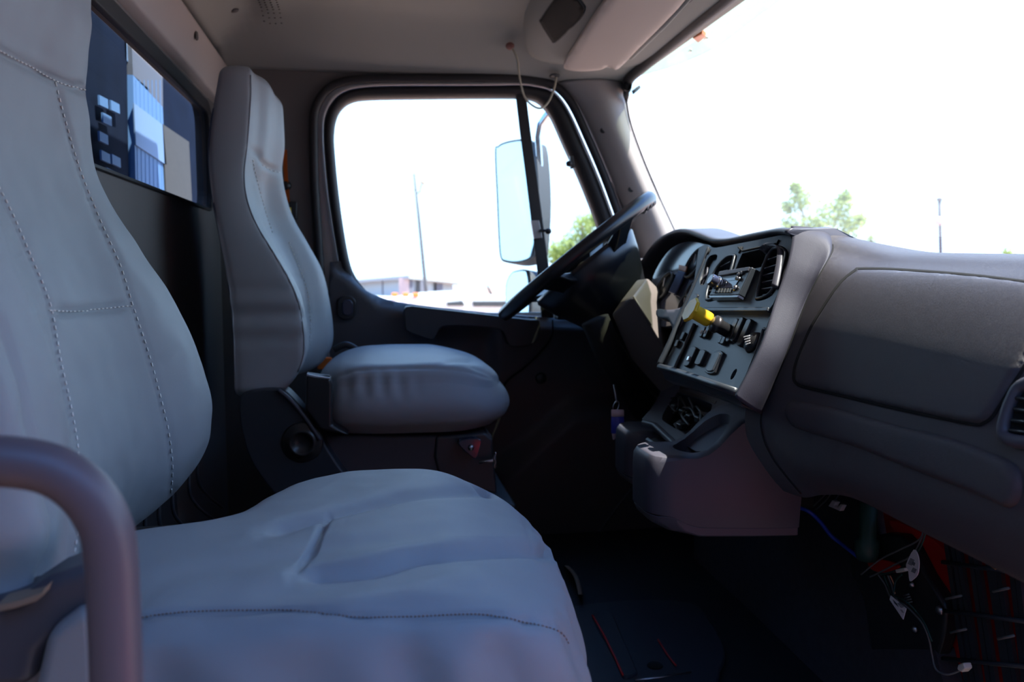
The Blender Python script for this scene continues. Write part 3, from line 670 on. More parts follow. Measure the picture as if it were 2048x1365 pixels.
def grow(l, k):
    cx = sum(p[0] for p in l) / len(l); cy = sum(p[1] for p in l) / len(l); o = []
    n = len(l)
    for i in range(n):
        a, b = l[i - 1], l[(i + 1) % n]; t = V((b[0] - a[0], b[1] - a[1])); t.normalize() if t.length else None
        nn = V((t.y, -t.x));
        if nn.dot(V((l[i][0] - cx, l[i][1] - cy))) < 0: nn = -nn
        o.append((l[i][0] + nn.x * k, l[i][1] + nn.y * k))
    return o
# glove box: dark gap, then the raised lid
A = [onpad(x, y, .0012) for x, y in grow(gl_px, 5.5)]; B = [onpad(x, y, .0012) for x, y in grow(gl_px, -4)]
MB().loft([[a, b, b - V((-.002, 0, 0)), a - V((-.002, 0, 0))] for a, b in zip(A, B)], closed=True).build('glove_box_gap', M['hole'], da)
gd = grow(gl_px, -.5)
dl = near_line(gd + gd[:1])
def lid(x, y, d):
    e = dl(x, y); return onpad(x, y, (.0055 - .004 * math.exp(-e / 3.2)) if d else -.004)
lidp = sheet(gd, lid, 1, 8).build('glove_box_lid', M['dash'], da)
# moulded ridge field below the lid
rf = sm([(1585, 802), (1630, 808), (1678, 818), (1781, 848), (1884, 872), (1943, 891), (2011, 917), (2038, 938), (2045, 975), (2038, 1003), (2024, 1015), (2004, 1012), (1943, 984), (1806, 932), (1712, 894), (1602, 860), (1580, 846), (1571, 822)], 4, True)
d2 = near_line(rf + rf[:1])
sheet(rf, lambda x, y, d: onpad(x, y, (.0058 - .0054 * math.exp(-d2(x, y) / 5)) if d else -.004), 1, 8).build('knee_bolster', M['dash'], da)
# side vent at the right edge
vn = sm([(2048, 776), (2030, 805), (2020, 832), (2014, 862), (2022, 878), (2050, 886), (2100, 880), (2130, 820), (2130, 780), (2090, 765)], 4, True)
MB().tube([onpad(x, y, .003) for x, y in vn], .006, 10, closed=True).build('side_vent_ring', M['dash2'], da)
sheet(grow(vn, -3), lambda x, y, d: onpad(x, y, .002 if d else -.004), 1, 12).build('side_vent', M['hole'], da)
for y in (800, 822, 844, 864):
    MB().tube([onpad(2030 + (864 - y) * .2, y, .005), onpad(2100, y + 8, .005)], .0018, 6).build('vent_slat', M['black'], da)

# ---- hood and centre housing
Yt = [(1270, 1.95), (1285, 1.93), (1320, 1.86), (1354, 1.76), (1387, 1.63), (1414, 1.53), (1449, 1.42), (1474, 1.35), (1524, 1.22), (1574, 1.10), (1599, 1.045)]
crest = sm([(1279, 585), (1285, 549), (1300, 518), (1320, 489), (1335, 474), (1354, 463), (1372, 458), (1392, 459), (1414, 466), (1432, 473), (1449, 477), (1474, 476), (1500, 471), (1524, 466), (1550, 461), (1574, 457), (1592, 457), (1606, 460)], 4)
rings = []
for i, (x, y) in enumerate(crest):
    Y = lin(Yt, x); c = P(x, y, Y=Y); s_ = smooth01(i / 20)
    inner = P(x + 9 * (1 - s_) + 2, y + 13 + 14 * (1 - s_), Y=Y + .0) + V((-.012, 0, 0))
    lip = (c + V((-.022, -.002, -.004))); 
    deep = inner + V((.10, .0, -.012))
    back = c + V((.13, .01, -.03)); 
    rings.append([V((back.x, back.y, back.z - .10)), back, c + V((.05, 0, .002)), c, c.lerp(lip, .6) + V((0, 0, .003)), lip, lip.lerp(inner, .5) + V((-.003, 0, 0)), inner, deep, deep + V((.02, 0, -.06))])
MB().loft(rings).build('instrument_hood', M['dash2'], da)
# housing side facing the passenger
e0 = [(1586, 470), (1592, 480), (1586, 530), (1562, 600), (1534, 680), (1505, 745), (1480, 790)]
e1 = [(1600, 459), (1603, 478), (1592, 537), (1571, 599), (1543, 690), (1513, 755), (1487, 805)]
e2 = [(1640, 457), (1652, 482), (1625, 549), (1596, 615), (1562, 700), (1532, 770), (1508, 822)]
e3 = [(1666, 464), (1663, 503), (1640, 545), (1611, 603), (1573, 705), (1546, 770), (1523, 829)]
rr = []
for a, b, c, d in zip(*[sm(e, 5) for e in (e0, e1, e2, e3)]):
    X3 = lin([(469, .645), (502, .612), (543, .582), (622, .556), (720, .532), (799, .518), (836, .513)], d[1]) - .004
    p0 = pl(a[0], a[1], .004); p1 = pl(b[0], b[1], .010); p3 = P(d[0], d[1], X=X3); p2 = P(c[0], c[1], Y=(p1.y * .5 + p3.y * .5) - .006)
    p01 = pl(a[0] * .4 + b[0] * .6, a[1] * .4 + b[1] * .6, .011)
    rr.append([p0 - PN * .03, p0, p01, p1, p2, p3, p3 + V((.004, .012, 0)), p3 + V((.03, .06, 0))])
rr = [cr(r, 3) for r in rr]
MB().loft(rr).build('housing_side', M['housing'], da)
MB().tube([onpad(x, y, .0) for x, y in sm([(1665, 490), (1663, 506), (1641, 546), (1612, 604), (1574, 706), (1547, 771), (1523, 830), (1527, 875), (1545, 915), (1573, 953), (1603, 988)], 5)], .0016, 6).build('housing_seam', M['hole'], da)
# upper face
up = sm([(1405, 500), (1419, 494), (1434, 500), (1449, 499), (1481, 493), (1530, 484), (1578, 475), (1590, 478), (1594, 492)], 3) + [(1586, 530), (1570, 580), (1556, 614), (1550, 622), (1425, 622), (1395, 622), (1374, 622), (1395, 575)]
cub = [(1493, 512), (1547, 500), (1531, 540), (1475, 551)]
v1 = sm([(1560, 497), (1576, 499), (1586, 512), (1582, 535), (1572, 562), (1562, 585), (1548, 601), (1524, 608), (1519, 598), (1524, 573), (1530, 545), (1540, 518), (1550, 503)], 3, True)
v2 = sm([(1474, 512), (1482, 516), (1480, 530), (1472, 556), (1460, 582), (1449, 600), (1436, 607), (1420, 608), (1418, 594), (1425, 568), (1437, 543), (1450, 526), (1463, 515)], 3, True)
v3 = sm([(1431, 515), (1441, 514), (1442, 522), (1432, 540), (1424, 563), (1414, 575), (1407, 572), (1409, 556), (1416, 536), (1424, 521)], 3, True)
rad = [(1461, 556), (1527, 547), (1500, 603), (1439, 603)]
sheet(up, lambda x, y, d: pl(x, y, .008 - d), .012, 9, [cub, v1, v2, v3, grow(rad, -2)]).build('upper_face', M['panel'], da, smooth=False)
MB().slab(plD([(1395, 621), (1551, 622), (1548, 631), (1398, 629)], .012), -PN * .016).build('face_ledge', M['panel'], da, bevel=.002, seg=3)
lo = [(1374, 618), (1395, 627), (1549, 629), (1530, 680), (1503, 742), (1480, 790), (1400, 764), (1327, 737), (1345, 695)]
slot = sm([(1472, 738), (1474, 742), (1468, 755), (1462, 760), (1461, 755), (1466, 744)], 2, True)
sheet(lo, lambda x, y, d: pl(x, y, -d), .012, 9, [slot]).build('lower_face', M['panel'], da, smooth=False)
mb = MB().slab(plD([(1452, 505), (1600, 505), (1600, 625), (1380, 625)], -.05), -PN * .004); mb.build('face_backing', M['hole'], da, smooth=False)
MB().slab(plD([(1456, 734), (1480, 734), (1474, 766), (1454, 766)], -.02), -PN * .004).build('slot_backing', M['hole'], da, smooth=False)
# frame bars around the lower face
MB().tube([pl(x, y, .006) for x, y in sm([(1324, 734), (1345, 690), (1368, 636), (1393, 580), (1412, 535), (1424, 500)], 5)], .0045, 10).build('divider_bar', M['panel'], da)
MB().tube([pl(x, y, .003) for x, y in sm([(1351, 742), (1370, 700), (1392, 650)], 4)], .003, 8).build('inner_divider_bar', M['panel'], da)
lipL = [(1327, 741), (1352, 748), (1400, 764), (1440, 778), (1480, 792)]
MB().tube([pl(x, y - 3, .007) for x, y in lipL], .0055, 12).build('lower_lip', M['panel'], da)
MB().slab([pl(x, y, .006) for x, y in lipL] + [pl(x - 2, y + 16, -.004) for x, y in reversed(lipL)], -PN * .02).build('lower_lip_skirt', M['panel'], da, bevel=.003, seg=3)
MB().tube([pl(x, y, .004) for x, y in sm([(1548, 634), (1540, 660), (1532, 662), (1528, 676), (1520, 700), (1504, 742), (1484, 786)], 4)], .0022, 8).build('right_bead', M['panel'], da)
# grooves across the upper face
for l in ([(1486, 500), (1494, 508), (1561, 494)], [(1562, 497), (1568, 486)], [(1423, 514), (1428, 503)], [(1487, 512), (1493, 499)]):
    MB().tube([pl(x, y, .0085) for x, y in l], .0016, 6).build('face_groove', M['hole'], da)
def vent(v, slats, name):
    ring = MB().tube(plD(v, .009), .0022, 8, closed=True); o = ring.build(name, M['panel'], da)
    for (a, b) in slats: 
        MB().loft([[pl(*q, .006), pl(*q, -.012), pl(q[0], q[1] + 2, -.012), pl(q[0], q[1] + 2, .006)] for q in (a, b)]).build('vent_slat', M['dash2'], o, smooth=False)
    return o
vent(grow(v1, -5), [((1539, 523), (1562, 516)), ((1535, 540), (1561, 532)), ((1532, 554), (1560, 547)), ((1530, 568), (1558, 562)), ((1530, 581), (1556, 577)), ((1532, 593), (1550, 591))], 'air_vent')
# thick rounded shroud around the right vent
MB().loft([[pl(x, y, .006), pl(x + 8 * math.cos(t), y - 7 * abs(math.sin(t)), .018), pl(x + 13 * max(.3, math.cos(t)), y - 8 * abs(math.sin(t)), .006)] for (x, y), t in zip(sm([(1542, 516), (1550, 506), (1562, 505), (1570, 513), (1568, 535), (1562, 560), (1556, 585)], 3), [2.2 - i * .13 for i in range(19)])]).build('vent_shroud', M['dash2'], da)
vent(grow(v2, -4), [((1447, 536), (1466, 526)), ((1439, 549), (1461, 543)), ((1432, 562), (1457, 557)), ((1427, 573), (1452, 570)), ((1424, 584), (1444, 582)), ((1422, 595), (1440, 593))], 'air_vent')
sheet(v3, lambda x, y, d: pl(x, y, .002 - d), .006, 8).build('power_socket_slot', M['black'], da)
MB().tube([pl(x, y, .007) for x, y in sm([(1422, 540), (1420, 553), (1412, 564)], 3)], .0015, 6).build('slot_glint', M['dash2'], da)
MB().slab(plD(cub, -.045), -PN * .003).loft([plD(cub, .006), plD([(x * .97 + 1511 * .03, y * .97 + 525 * .03) for x, y in cub], -.045)], cap=False).build('storage_cubby', M['black'], da, smooth=False)
# radio
ra = MB().slab(plD(rad, .020), -PN * .07).build('radio', M['panel'], da, bevel=.002, label='dark radio unit with a knob and a row of buttons')
MB().slab(plD([(1463, 557), (1525, 549), (1521, 557), (1460, 566)], .0205), PN * .003).build('cassette_bar', M['dash2'], ra, bevel=.001)
MB().slab(plD([(1470, 571), (1505, 567), (1492, 588), (1460, 590)], .0205), PN * .0006).build('radio_display', M['lens'], ra, smooth=False)
MB().slab(plD([(1472, 573), (1496, 570), (1494, 574), (1470, 577)], .0212), PN * .0004).build('display_strip', M['display'], ra, smooth=False)
k0 = pl(1462, 582, .02)
MB().lathe([(.0, 0), (.0095, 0), (.0095, .015), (.0085, .019), (.0, .019)], k0, PN, 24).build('volume_knob', M['lens'], ra, bevel=.001)
MB().lathe([(.0105, .004), (.011, .006), (.0105, .008)], k0, PN, 24).build('knob_ring', M['chrome'], ra)
for i in range(6):
    MB().slab(plD([(1453 + i * 6, 591), (1457 + i * 6, 590.5), (1454 + i * 6, 599), (1450 + i * 6, 599)], .0205), PN * .002).build('radio_button', M['mshell'], ra, bevel=.0004)
for x, y, s_ in ((1502, 563, 1), (1498, 570, 1), (1494, 590, 1.3), (1508, 560, .8), (1503, 572, .8)):
    MB().lathe([(0, .004), (.003 * s_, .003), (.004 * s_, 0)], pl(x, y, .0205), PN, 14).build('radio_button', M['steel'], ra)
MB().slab(plD([(1438, 603), (1500, 603), (1498, 608), (1440, 608)], .020), -PN * .01).build('radio_lower_edge', M['lens'], ra, bevel=.001)
# yellow brake valve
b0 = pl(1448, 657, 0)
yk = MB().lathe([(0, .026), (.0105, .026), (.0112, .030), (.0108, .052), (.012, .057)], b0, PN, 28).build('brake_valve_knob', M['yellow'], da, label='yellow octagonal push-pull knob')
MB().lathe([(.0, .056), (.0185, .056), (.0195, .058), (.0195, .060), (.018, .062), (.0, .0615)], b0, PN, 8).build('knob_flange', M['yellow'], yk, smooth=False)
MB().lathe([(.0, 0), (.009, 0), (.009, .012), (.0035, .014), (.0035, .027), (0, .027)], b0, PN, 20).build('valve_stem', M['steel'], yk)
MB().tube([b0 + PN * .014 + V((0, -.004, -.004)), b0 + PN * .03 + V((0, -.010, -.002))], .0012, 6).build('locking_pin', M['chrome'], yk)
# black valve knob and rockers
MB().lathe([(0, 0), (.010, 0), (.010, .02), (.013, .024), (.013, .03), (0, .032)], pl(1462, 666, 0), PN, 20).build('valve_knob', M['black'], da)
def rocker(x, y, w_, h_, name='rocker_switch', mt='black', d=.006):
    s = -.42
    q = [(x + a * w_ - b * h_ * s * -1 * .0 + b * h_ * (-.45), y + b * h_ + a * w_ * .12) for a, b in ((-.5, -.5), (-.2, -.58), (.2, -.58), (.5, -.5), (.5, .5), (.2, .58), (-.2, .58), (-.5, .5))]
    return MB().slab(plD(q, d), -PN * (d + .003)).build(name, M[mt], da, bevel=.0015)
for x, y, w_, h_ in ((1470, 664, 8, 40), (1480, 662, 8, 42), (1494, 668, 10, 46), (1452, 684, 7, 14), (1446, 683, 6, 12), (1418, 668, 6, 18), (1410, 667, 6, 18)):
    rocker(x, y, w_, h_)
for x, y in ((1417, 668), (1409, 668)): 
    rocker(x, y, 2, 6, 'switch_mark', 'paper', .0075)
r1 = MB().lathe([(0, .009), (.006, .0085), (.013, .006), (.016, 0)], pl(1507, 686, 0), PN, 24).build('mirror_control', M['black'], da)
for k in range(4):
    MB().slab(plD([(1500 + k * 1.5, 680 + k * 5), (1512 + k * .3, 677 + k * 5), (1511 + k * .3, 679 + k * 5), (1499 + k * 1.5, 682 + k * 5)], .0095), PN * .0008).build('control_mark', M['paper'], r1, smooth=False)
rocker(1385, 716, 12, 34, 'headlight_switch'); rocker(1385, 722, 4, 8, 'switch_mark', 'chrome', .009)
rocker(1406, 718, 12, 26, 'panel_switch'); rocker(1432, 727, 20, 40, 'blank_switch', 'black', .004); rocker(1432, 727, 14, 34, 'blank_switch', 'panel', .006)
rocker(1395, 608, 10, 26, 'blank_switch', 'black', .01); rocker(1370, 675, 6, 14, 'panel_switch')
rocker(1358, 690, 5, 12, 'panel_switch')
# instrument cluster, deep under the hood
CP = PP0 + V((.06, 0, -.02))
def cl(x, y, d=0): return hit(x, y, CP, PN) + PN * d
ic = thing('x', (0, 0, 0), None, None) if False else None
clo = sm([(1292, 650), (1296, 590), (1312, 540), (1340, 500), (1372, 484), (1405, 488), (1424, 500), (1405, 560), (1372, 640)], 4, True)
clu = sheet(clo, lambda x, y, d: cl(x, y, -d), .01, 14).build('instrument_cluster', M['lens'], da, smooth=False)
for x, y, r in ((1392, 528, .034), (1330, 575, .034), (1388, 580, .018), (1372, 608, .018)):
    MB().lathe([(r, 0), (r, .006), (r - .003, .006), (r - .003, .0)], cl(x, y, .001), PN, 32).build('gauge_ring', M['panel'], clu)
    MB().lathe([(0, .001), (r - .004, .001), (r - .004, 0)], cl(x, y, .001), PN, 32).build('gauge_face', M['black'], clu)
    MB().tube([cl(x, y, .005), cl(x, y, .005) + (PS * -.7 + V((0, 1, 0)) * .5) * r * .8], .0012, 5).build('gauge_needle', M['paper'], clu)
MB().slab([cl(*q, .004) for q in ((1363, 544), (1377, 548), (1356, 592), (1343, 588))], PN * .004).build('message_display', M['display'], clu, bevel=.001)
MB().slab([cl(*q, .004) for q in ((1364, 533), (1380, 537), (1377, 547), (1363, 543))], PN * .004).build('warning_lamps', M['copper'], clu, bevel=.001)
# lower sill of the cluster opening
so_ = sm([(1318, 621), (1340, 622), (1358, 620), (1372, 612), (1392, 580), (1410, 543), (1418, 546), (1402, 580), (1382, 620), (1360, 655), (1352, 668), (1346, 652), (1338, 641), (1318, 636)], 3, True)
sheet(so_, lambda x, y, d: hit(x, y, PP0, PN) + PN * (.004 - d), .015, 7).build('cluster_sill', M['dash2'], da)
# lower driver-side body of the dashboard
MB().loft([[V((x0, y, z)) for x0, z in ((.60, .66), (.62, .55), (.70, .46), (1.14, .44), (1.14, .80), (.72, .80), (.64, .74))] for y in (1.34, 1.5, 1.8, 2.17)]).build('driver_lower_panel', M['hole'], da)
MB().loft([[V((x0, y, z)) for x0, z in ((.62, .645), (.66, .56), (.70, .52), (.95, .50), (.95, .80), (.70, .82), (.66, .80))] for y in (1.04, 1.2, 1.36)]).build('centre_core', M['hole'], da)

MB().loft([[V((x0, y, z)) for x0, z in ((.50, .79), (.51, .765), (.56, .755), (1.14, .755), (1.14, .82), (.56, .83), (.52, .82))] for y in (1.90, 2.05, 2.18)]).build('driver_sun_block', M['dash'], da, bevel=.006)  # hidden block added to keep a sun stripe off the driver door
# ---- cup holder console
co = thing('cup_holder_console', P(1450, 1060, Y=1.2), 'dark plastic cup holder console jutting from the dashboard centre with sunlit rims', 'console')
lobe = [(1303, 1034), (1303, 960), (1305, 930), (1313, 919), (1330, 915), (1365, 915), (1398, 914), (1420, 906), (1440, 890), (1462, 866), (1484, 846), (1505, 834), (1523, 829), (1529, 880), (1548, 922), (1574, 955), (1603, 990), (1598, 1052), (1500, 1053), (1400, 1052), (1335, 1046)]
lo3 = [P(x, y, Y=1.10) for x, y in lobe]
def lobe_mb(off, w_):
    rings = []
    for t in [i / 14 for i in range(15)]:
        y = t * w_; e = min(y, w_ - y); r = .035
        ins = r * (1 - math.sqrt(max(0, 1 - (max(0, r - e) / r) ** 2))) if e < r else 0
        rg = []
        for p in lo3:
            front = smooth01((.47 - p.x) / .07)
            rg.append(V((p.x + ins * front, p.y + y, p.z - (.003 if e < .002 else 0))) + V(off))
        rings.append(rg)
    return MB().loft(rings)
wellc = V((lo3[5].x + .052, 1.157, 0))
for off, w_, nm in (((0, 0, 0), .115, 'cup_holder'), ((.076, .335, -.032), .115, 'cup_holder')):
    o = lobe_mb(off, w_).build(nm, M['dash2'], co)
    c = wellc + V(off)
    boolean(o, MB().lathe([(0, -.002), (.041, -.002), (.044, .25), (0, .25)], (c.x, c.y, .465 + off[2]), (0, 0, 1), 40))
    for p in o.data.polygons: p.use_smooth = False
    o.modifiers.new('b', 'BEVEL').width = .0022; o.modifiers['b'].segments = 3; o.modifiers['b'].limit_method = 'ANGLE'; o.modifiers['b'].angle_limit = .7
    for p in o.data.polygons: p.use_smooth = True
    # lower cap with its seam
    rg = []
    lp = [(1304, 1036), (1335, 1048), (1400, 1054), (1500, 1055), (1598, 1054), (1597, 1073), (1500, 1075), (1400, 1075), (1340, 1068), (1312, 1054)]
    b_ = [P(x, y, Y=1.10) for x, y in lp]
    rings = []
    for i in range(13):
        y = i / 12 * w_; e = min(y, w_ - y); ins = .035 * (1 - math.sqrt(max(0, 1 - (max(0, .035 - e) / .035) ** 2))) if e < .035 else 0
        rings.append([V((p.x + ins * smooth01((.47 - p.x) / .07), p.y + y, p.z)) + V(off) for p in b_])
    MB().loft(rings).build('bottom_cap', M['dash2'], o, bevel=.003)
# sloping deck between the lobes
DP = P(1420, 904, Y=1.11); DQ = P(1505, 834, Y=1.11); dn = (DQ - DP).cross(V((.16, 1, 0))).normalized(); dn = dn if dn.z > 0 else -dn
def dk(x, y, d=0): return hit(x, y, DP, dn) + dn * d
sock = sm([(1352, 790), (1362, 788), (1415, 805), (1424, 812), (1418, 828), (1398, 866), (1388, 877), (1376, 872), (1332, 846), (1324, 836), (1332, 818)], 3, True)
deck = [(1338, 752), (1400, 772), (1478, 801), (1521, 829), (1500, 838), (1470, 858), (1446, 886), (1425, 903), (1392, 903), (1350, 880), (1320, 862), (1296, 848), (1284, 838), (1300, 820), (1316, 795), (1328, 770)]
sheet(deck, lambda x, y, d: dk(x, y, -d), .02, 10, [sock]).build('deck', M['dash2'], co, smooth=False)
sheet(grow(sock, 6), lambda x, y, d: dk(x, y, -.045 - d), .003, 12).build('socket_floor', M['hole'], co)
MB().loft([[dk(x, y, -.0), dk(x, y, -.045)] for x, y in grow(sock, 1) + grow(sock, 1)[:1]], cap=False, ringclosed=False).build('socket_wall', M['black'], co)
for pts in ([(1338, 838), (1352, 828), (1360, 842), (1372, 850), (1368, 862), (1350, 856)], [(1380, 852), (1392, 842), (1402, 848), (1394, 866), (1386, 870)], [(1395, 812), (1408, 814), (1404, 826), (1392, 824)]):
    MB().slab([dk(x, y, -.012) for x, y in pts], -dn * .01).build('socket_bracket', M['dash'], co, bevel=.001)
rnd = random.Random(7)
for k, pts in enumerate(([(1345, 800), (1352, 792), (1360, 804), (1350, 820), (1340, 812)], [(1362, 798), (1370, 815), (1366, 835), (1376, 848)], [(1368, 820), (1385, 812), (1398, 820), (1410, 838)], [(1372, 838), (1388, 826), (1404, 832), (1398, 850)], [(1350, 830), (1360, 818), (1384, 822), (1390, 836)], [(1380, 800), (1384, 818), (1374, 830)])):
    MB().tube(cr([dk(x, y, .004 - .008 * (i % 2)) for i, (x, y) in enumerate(pts)], 6), .0022 if k else .0014, 8).build('socket_wire', M['black'], co)
for x, y in ((1350, 812), (1380, 832), (1398, 836), (1366, 822), (1362, 850)):
    MB().box(dk(x, y, -.004), (.016, .02, .012)).build('wire_plug', M['black'], co, bevel=.003)
MB().slab([dk(x, y, .001) for x, y in ((1362, 778), (1434, 803), (1430, 809), (1358, 786))], -dn * .004).build('deck_slot', M['black'], co, bevel=.001)
# coin tray lip between the lobes
MB().tube([P(x, y, Y=Y) for x, y, Y in ((1288, 846, 1.44), (1310, 852, 1.40), (1340, 880, 1.28), (1362, 902, 1.22), (1382, 908, 1.19))], .006, 10).build('deck_front_roll', M['dash2'], co)
MB().slab([P(x, y, Y=Y) for x, y, Y in ((1290, 878, 1.33), (1296, 874, 1.33), (1332, 898, 1.22), (1326, 903, 1.22))], (0, 0, -.008)).build('tray_lip', M['dash2'], co, bevel=.002)
MB().loft([[P(1292, 880, Y=1.34), P(1330, 902, Y=1.22)], [P(1312, 860, Y=1.38) + V((.03, 0, -.01)), P(1360, 900, Y=1.23) + V((.03, 0, -.01))], [P(1312, 860, Y=1.38) + V((.03, 0, -.09)), P(1360, 900, Y=1.23) + V((.03, 0, -.09))], [P(1292, 880, Y=1.34) + V((.02, 0, -.08)), P(1330, 902, Y=1.22) + V((.02, 0, -.08))]], closed=True, cap=False, ringclosed=False).build('tray_well', M['black'], co)
mbb = MB().loft([[V((.60, y, .63)), V((.58, y, .46)), V((.66, y, .44)), V((.66, y, .64))] for y in (1.12, 1.5)]).build('console_back', M['black'], co)

# ---- steering column and wheel
sc2 = thing('steering_column', P(1285, 600, Y=1.6), 'dark steering column with brown angular tilt cover below the steering wheel', 'steering column')
a_, b_, c_2, d_, e_, f_, g_ = [P(x, y, Y=Y) for x, y, Y in ((1223, 632, 1.60), (1243, 601, 1.57), (1266, 594, 1.50), (1301, 650, 1.50), (1372, 770, 1.53), (1330, 800, 1.58), (1262, 720, 1.62))]
tA, tB, tC, tD = P(1275, 559, Y=1.68), P(1296, 556, Y=1.68), P(1322, 582, Y=1.66), P(1320, 612, Y=1.63)
tE = P(1385, 740, Y=1.64)
vv = [a_, b_, c_2, d_, e_, f_, g_, tA, tB, tC, tD, tE]
MB().add(vv, [(0, 1, 2), (0, 2, 3), (0, 3, 4, 5, 6), (1, 7, 8), (1, 8, 2), (2, 8, 9), (2, 9, 10), (2, 10, 3), (3, 10, 11, 4), (0, 6, 7), (0, 7, 1), (6, 5, 4, 11), (6, 11, 7), (7, 11, 10), (7, 10, 9, 8)]).build('tilt_cover', M['column'], sc2, bevel=.006, seg=4, label='brown angular cover with sunlit top')
MB().tube([P(1267, 594, Y=1.498), P(1302, 651, Y=1.498)], .002, 8).build('cover_ridge', M['column'], sc2)
wc = V((.462, 1.8, .829)); wn = V((-.612, .17, .791)).normalized(); ws = V((.791, 0, .612)); wy = wn.cross(ws).normalized()
ax2 = -wn
MB().lathe([(.035, .04), (.075, .06), (.085, .10), (.08, .16), (.065, .30), (.05, .42)], wc, ax2, 28).build('column_shroud', M['wheel'], sc2)
MB().tube([wc + ax2 * .12 + V((0, .06, 0)), wc + ax2 * .10 + V((.03, .25, .03))], [.006, .008], 8).build('signal_stalk', M['black'], sc2)
MB().tube([P(1190, 640, Y=1.62), P(1215, 700, Y=1.62), P(1290, 820, Y=1.66)], .03, 14).build('lower_column', M['hole'], sc2)
sw = thing('steering_wheel', wc, 'black steering wheel seen edge-on in front of the driver door window', 'steering wheel')
R_ = .205
ring = [wc + ws * R_ * math.cos(t) + wy * R_ * math.sin(t) for t in [2 * math.pi * i / 96 for i in range(96)]]
MB().tube(ring, .0155, 16, closed=True).build('rim', M['wheel'], sw)
for i in range(9):       # finger bumps under the top of the rim
    t = -.75 + i * .12
    p = wc + ws * R_ * math.cos(t) - wy * (-1 if wy.y < 0 else 1) * R_ * math.sin(-t) + ax2 * .010
    tt = (-ws * math.sin(t) + wy * math.cos(t))
    MB().lathe([(0, -.010), (.007, -.007), (.0095, 0), (.007, .007), (0, .010)], p, tt, 12).build('grip_bump', M['wheel'], sw)
MB().lathe([(0, -.004), (.05, -.002), (.075, .008), (.08, .03), (.07, .06), (0, .07)], wc + ax2 * .03, ax2, 36).build('hub', M['wheel'], sw)
for a in (math.radians(60), math.radians(-60), math.radians(125), math.radians(-125)):
    d3 = ws * math.cos(a) + wy * math.sin(a); sd = d3.cross(wn)
    MB().loft([[wc + ax2 * (h) + d3 * r + sd * w_ * s for s, h in ((-1, h0), (1, h0), (1, h0 + th_), (-1, h0 + th_))] for r, w_, h0, th_ in ((.05, .035, .03, .04), (.10, .028, .028, .03), (.15, .022, .014, .02), (R_ - .006, .026, -.004, .012))]).build('spoke', M['wheel'], sw, bevel=.004, seg=3)
# deep body behind the near half of the rim (column bowl)
MB().lathe([(.13, .02), (.135, .03), (.12, .07), (.09, .13), (.07, .2)], wc, ax2, 40).build('column_bowl', M['wheel'], sc2)
# ---- key fob
kf = thing('key_tag', P(1238, 850, Y=1.56), 'small blue and pink plastic key tag hanging beside the cup holder console', 'key tag')
MB().slab([P(x, y, Y=1.56) for x, y in rrect(1223, 821, 1248, 868, 2)], (0, .002, 0)).build('tag_body', M['tagblue'], kf)
MB().slab([P(x, y, Y=1.559) for x, y in rrect(1223, 820, 1248, 834, 2)], (0, .002, 0)).build('tag_top', M['tagpink'], kf)
MB().slab([P(x, y, Y=1.5605) for x, y in [(1224, 866), (1236, 868), (1229, 880), (1226, 880)]], (0, .002, 0)).build('tag_tip', M['tagpink'], kf)
MB().tube(cr([P(x, y, Y=1.56) for x, y in [(1228, 822), (1226, 814), (1232, 803), (1238, 806), (1236, 818), (1232, 823)]], 5), .0008, 6).build('key_ring', M['chrome'], kf)
MB().tube([P(1233, 805, Y=1.56), P(1228, 770, Y=1.58)], .002, 6).build('key', M['steel'], kf)
# ================================================================== OVERHEAD
oc = thing('overhead_console', (.52, 1.75, 1.30), 'grey overhead console moulding with dark storage pocket above the windshield', 'overhead console')
prof = [(.37, 1.395), (.385, 1.345), (.43, 1.315), (.50, 1.30), (.62, 1.292), (.685, 1.30), (.69, 1.33), (.40, 1.42)]
# the body, its end near the driver's door rounding up into the headliner
rings = []
for y, k in ((.3, 0), (1.2, 0), (1.85, 0), (1.95, .1), (2.03, .35), (2.09, .75)):
    rings.append([V((x + (.52 - x) * k * .3, y, z + (1.335 - z) * k * .8)) for x, z in [(p.x, p.y) for p in cr([(a, b, 0) for a, b in prof], 3, True)]])
body = MB().loft(rings).build('console_body', M['headliner'], oc)
ob = bvh_of(body)
def oo(x, y, d=0): return cast(ob, x, y, d) or P(x, y, Z=1.31)
pk = sm([(1084, 44), (1086, 36), (1112, -2), (1130, -20), (1150, -10), (1166, 10), (1168, 18), (1160, 34), (1118, 76), (1108, 82), (1104, 78)], 3, True)
sheet(grow(pk, 2.5), lambda x, y, d: oo(x, y, .003 - d), .006, 9).build('pocket_rim', M['mshell'], oc)
sheet(pk, lambda x, y, d: oo(x, y, .0042 - d), .004, 9).build('pocket', M['hole'], oc)
sv = thing('sun_visor', P(1250, 60, Z=1.28), 'beige padded sun visor folded up along the windshield header', 'sun visor')
vp = [(1128, 132), (1136, 118), (1180, 50), (1222, -10), (1290, -110), (1450, -110), (1375, -5), (1330, 45), (1280, 95), (1238, 137), (1225, 137), (1215, 134), (1200, 140), (1170, 143), (1145, 142), (1130, 138)]
VP0 = V((.5, 1.7, 1.283)); VN = V((-.06, 0, -1)).normalized()
s_ = sm(vp, 3, True); dv = near_line(s_ + s_[:1])
sheet(s_, lambda x, y, d: hit(x, y, VP0, VN) + (VN * (.004 * (1 - math.exp(-dv(x, y) / 4))) if not d else -VN * .012), 1, 9).build('visor_body', M['visor'], sv)
MB().tube([hit(x, y, VP0, VN, -.006) for x, y in ((1206, 137), (1222, 138), (1236, 140))], .0035, 8).build('pivot', M['white'], sv)
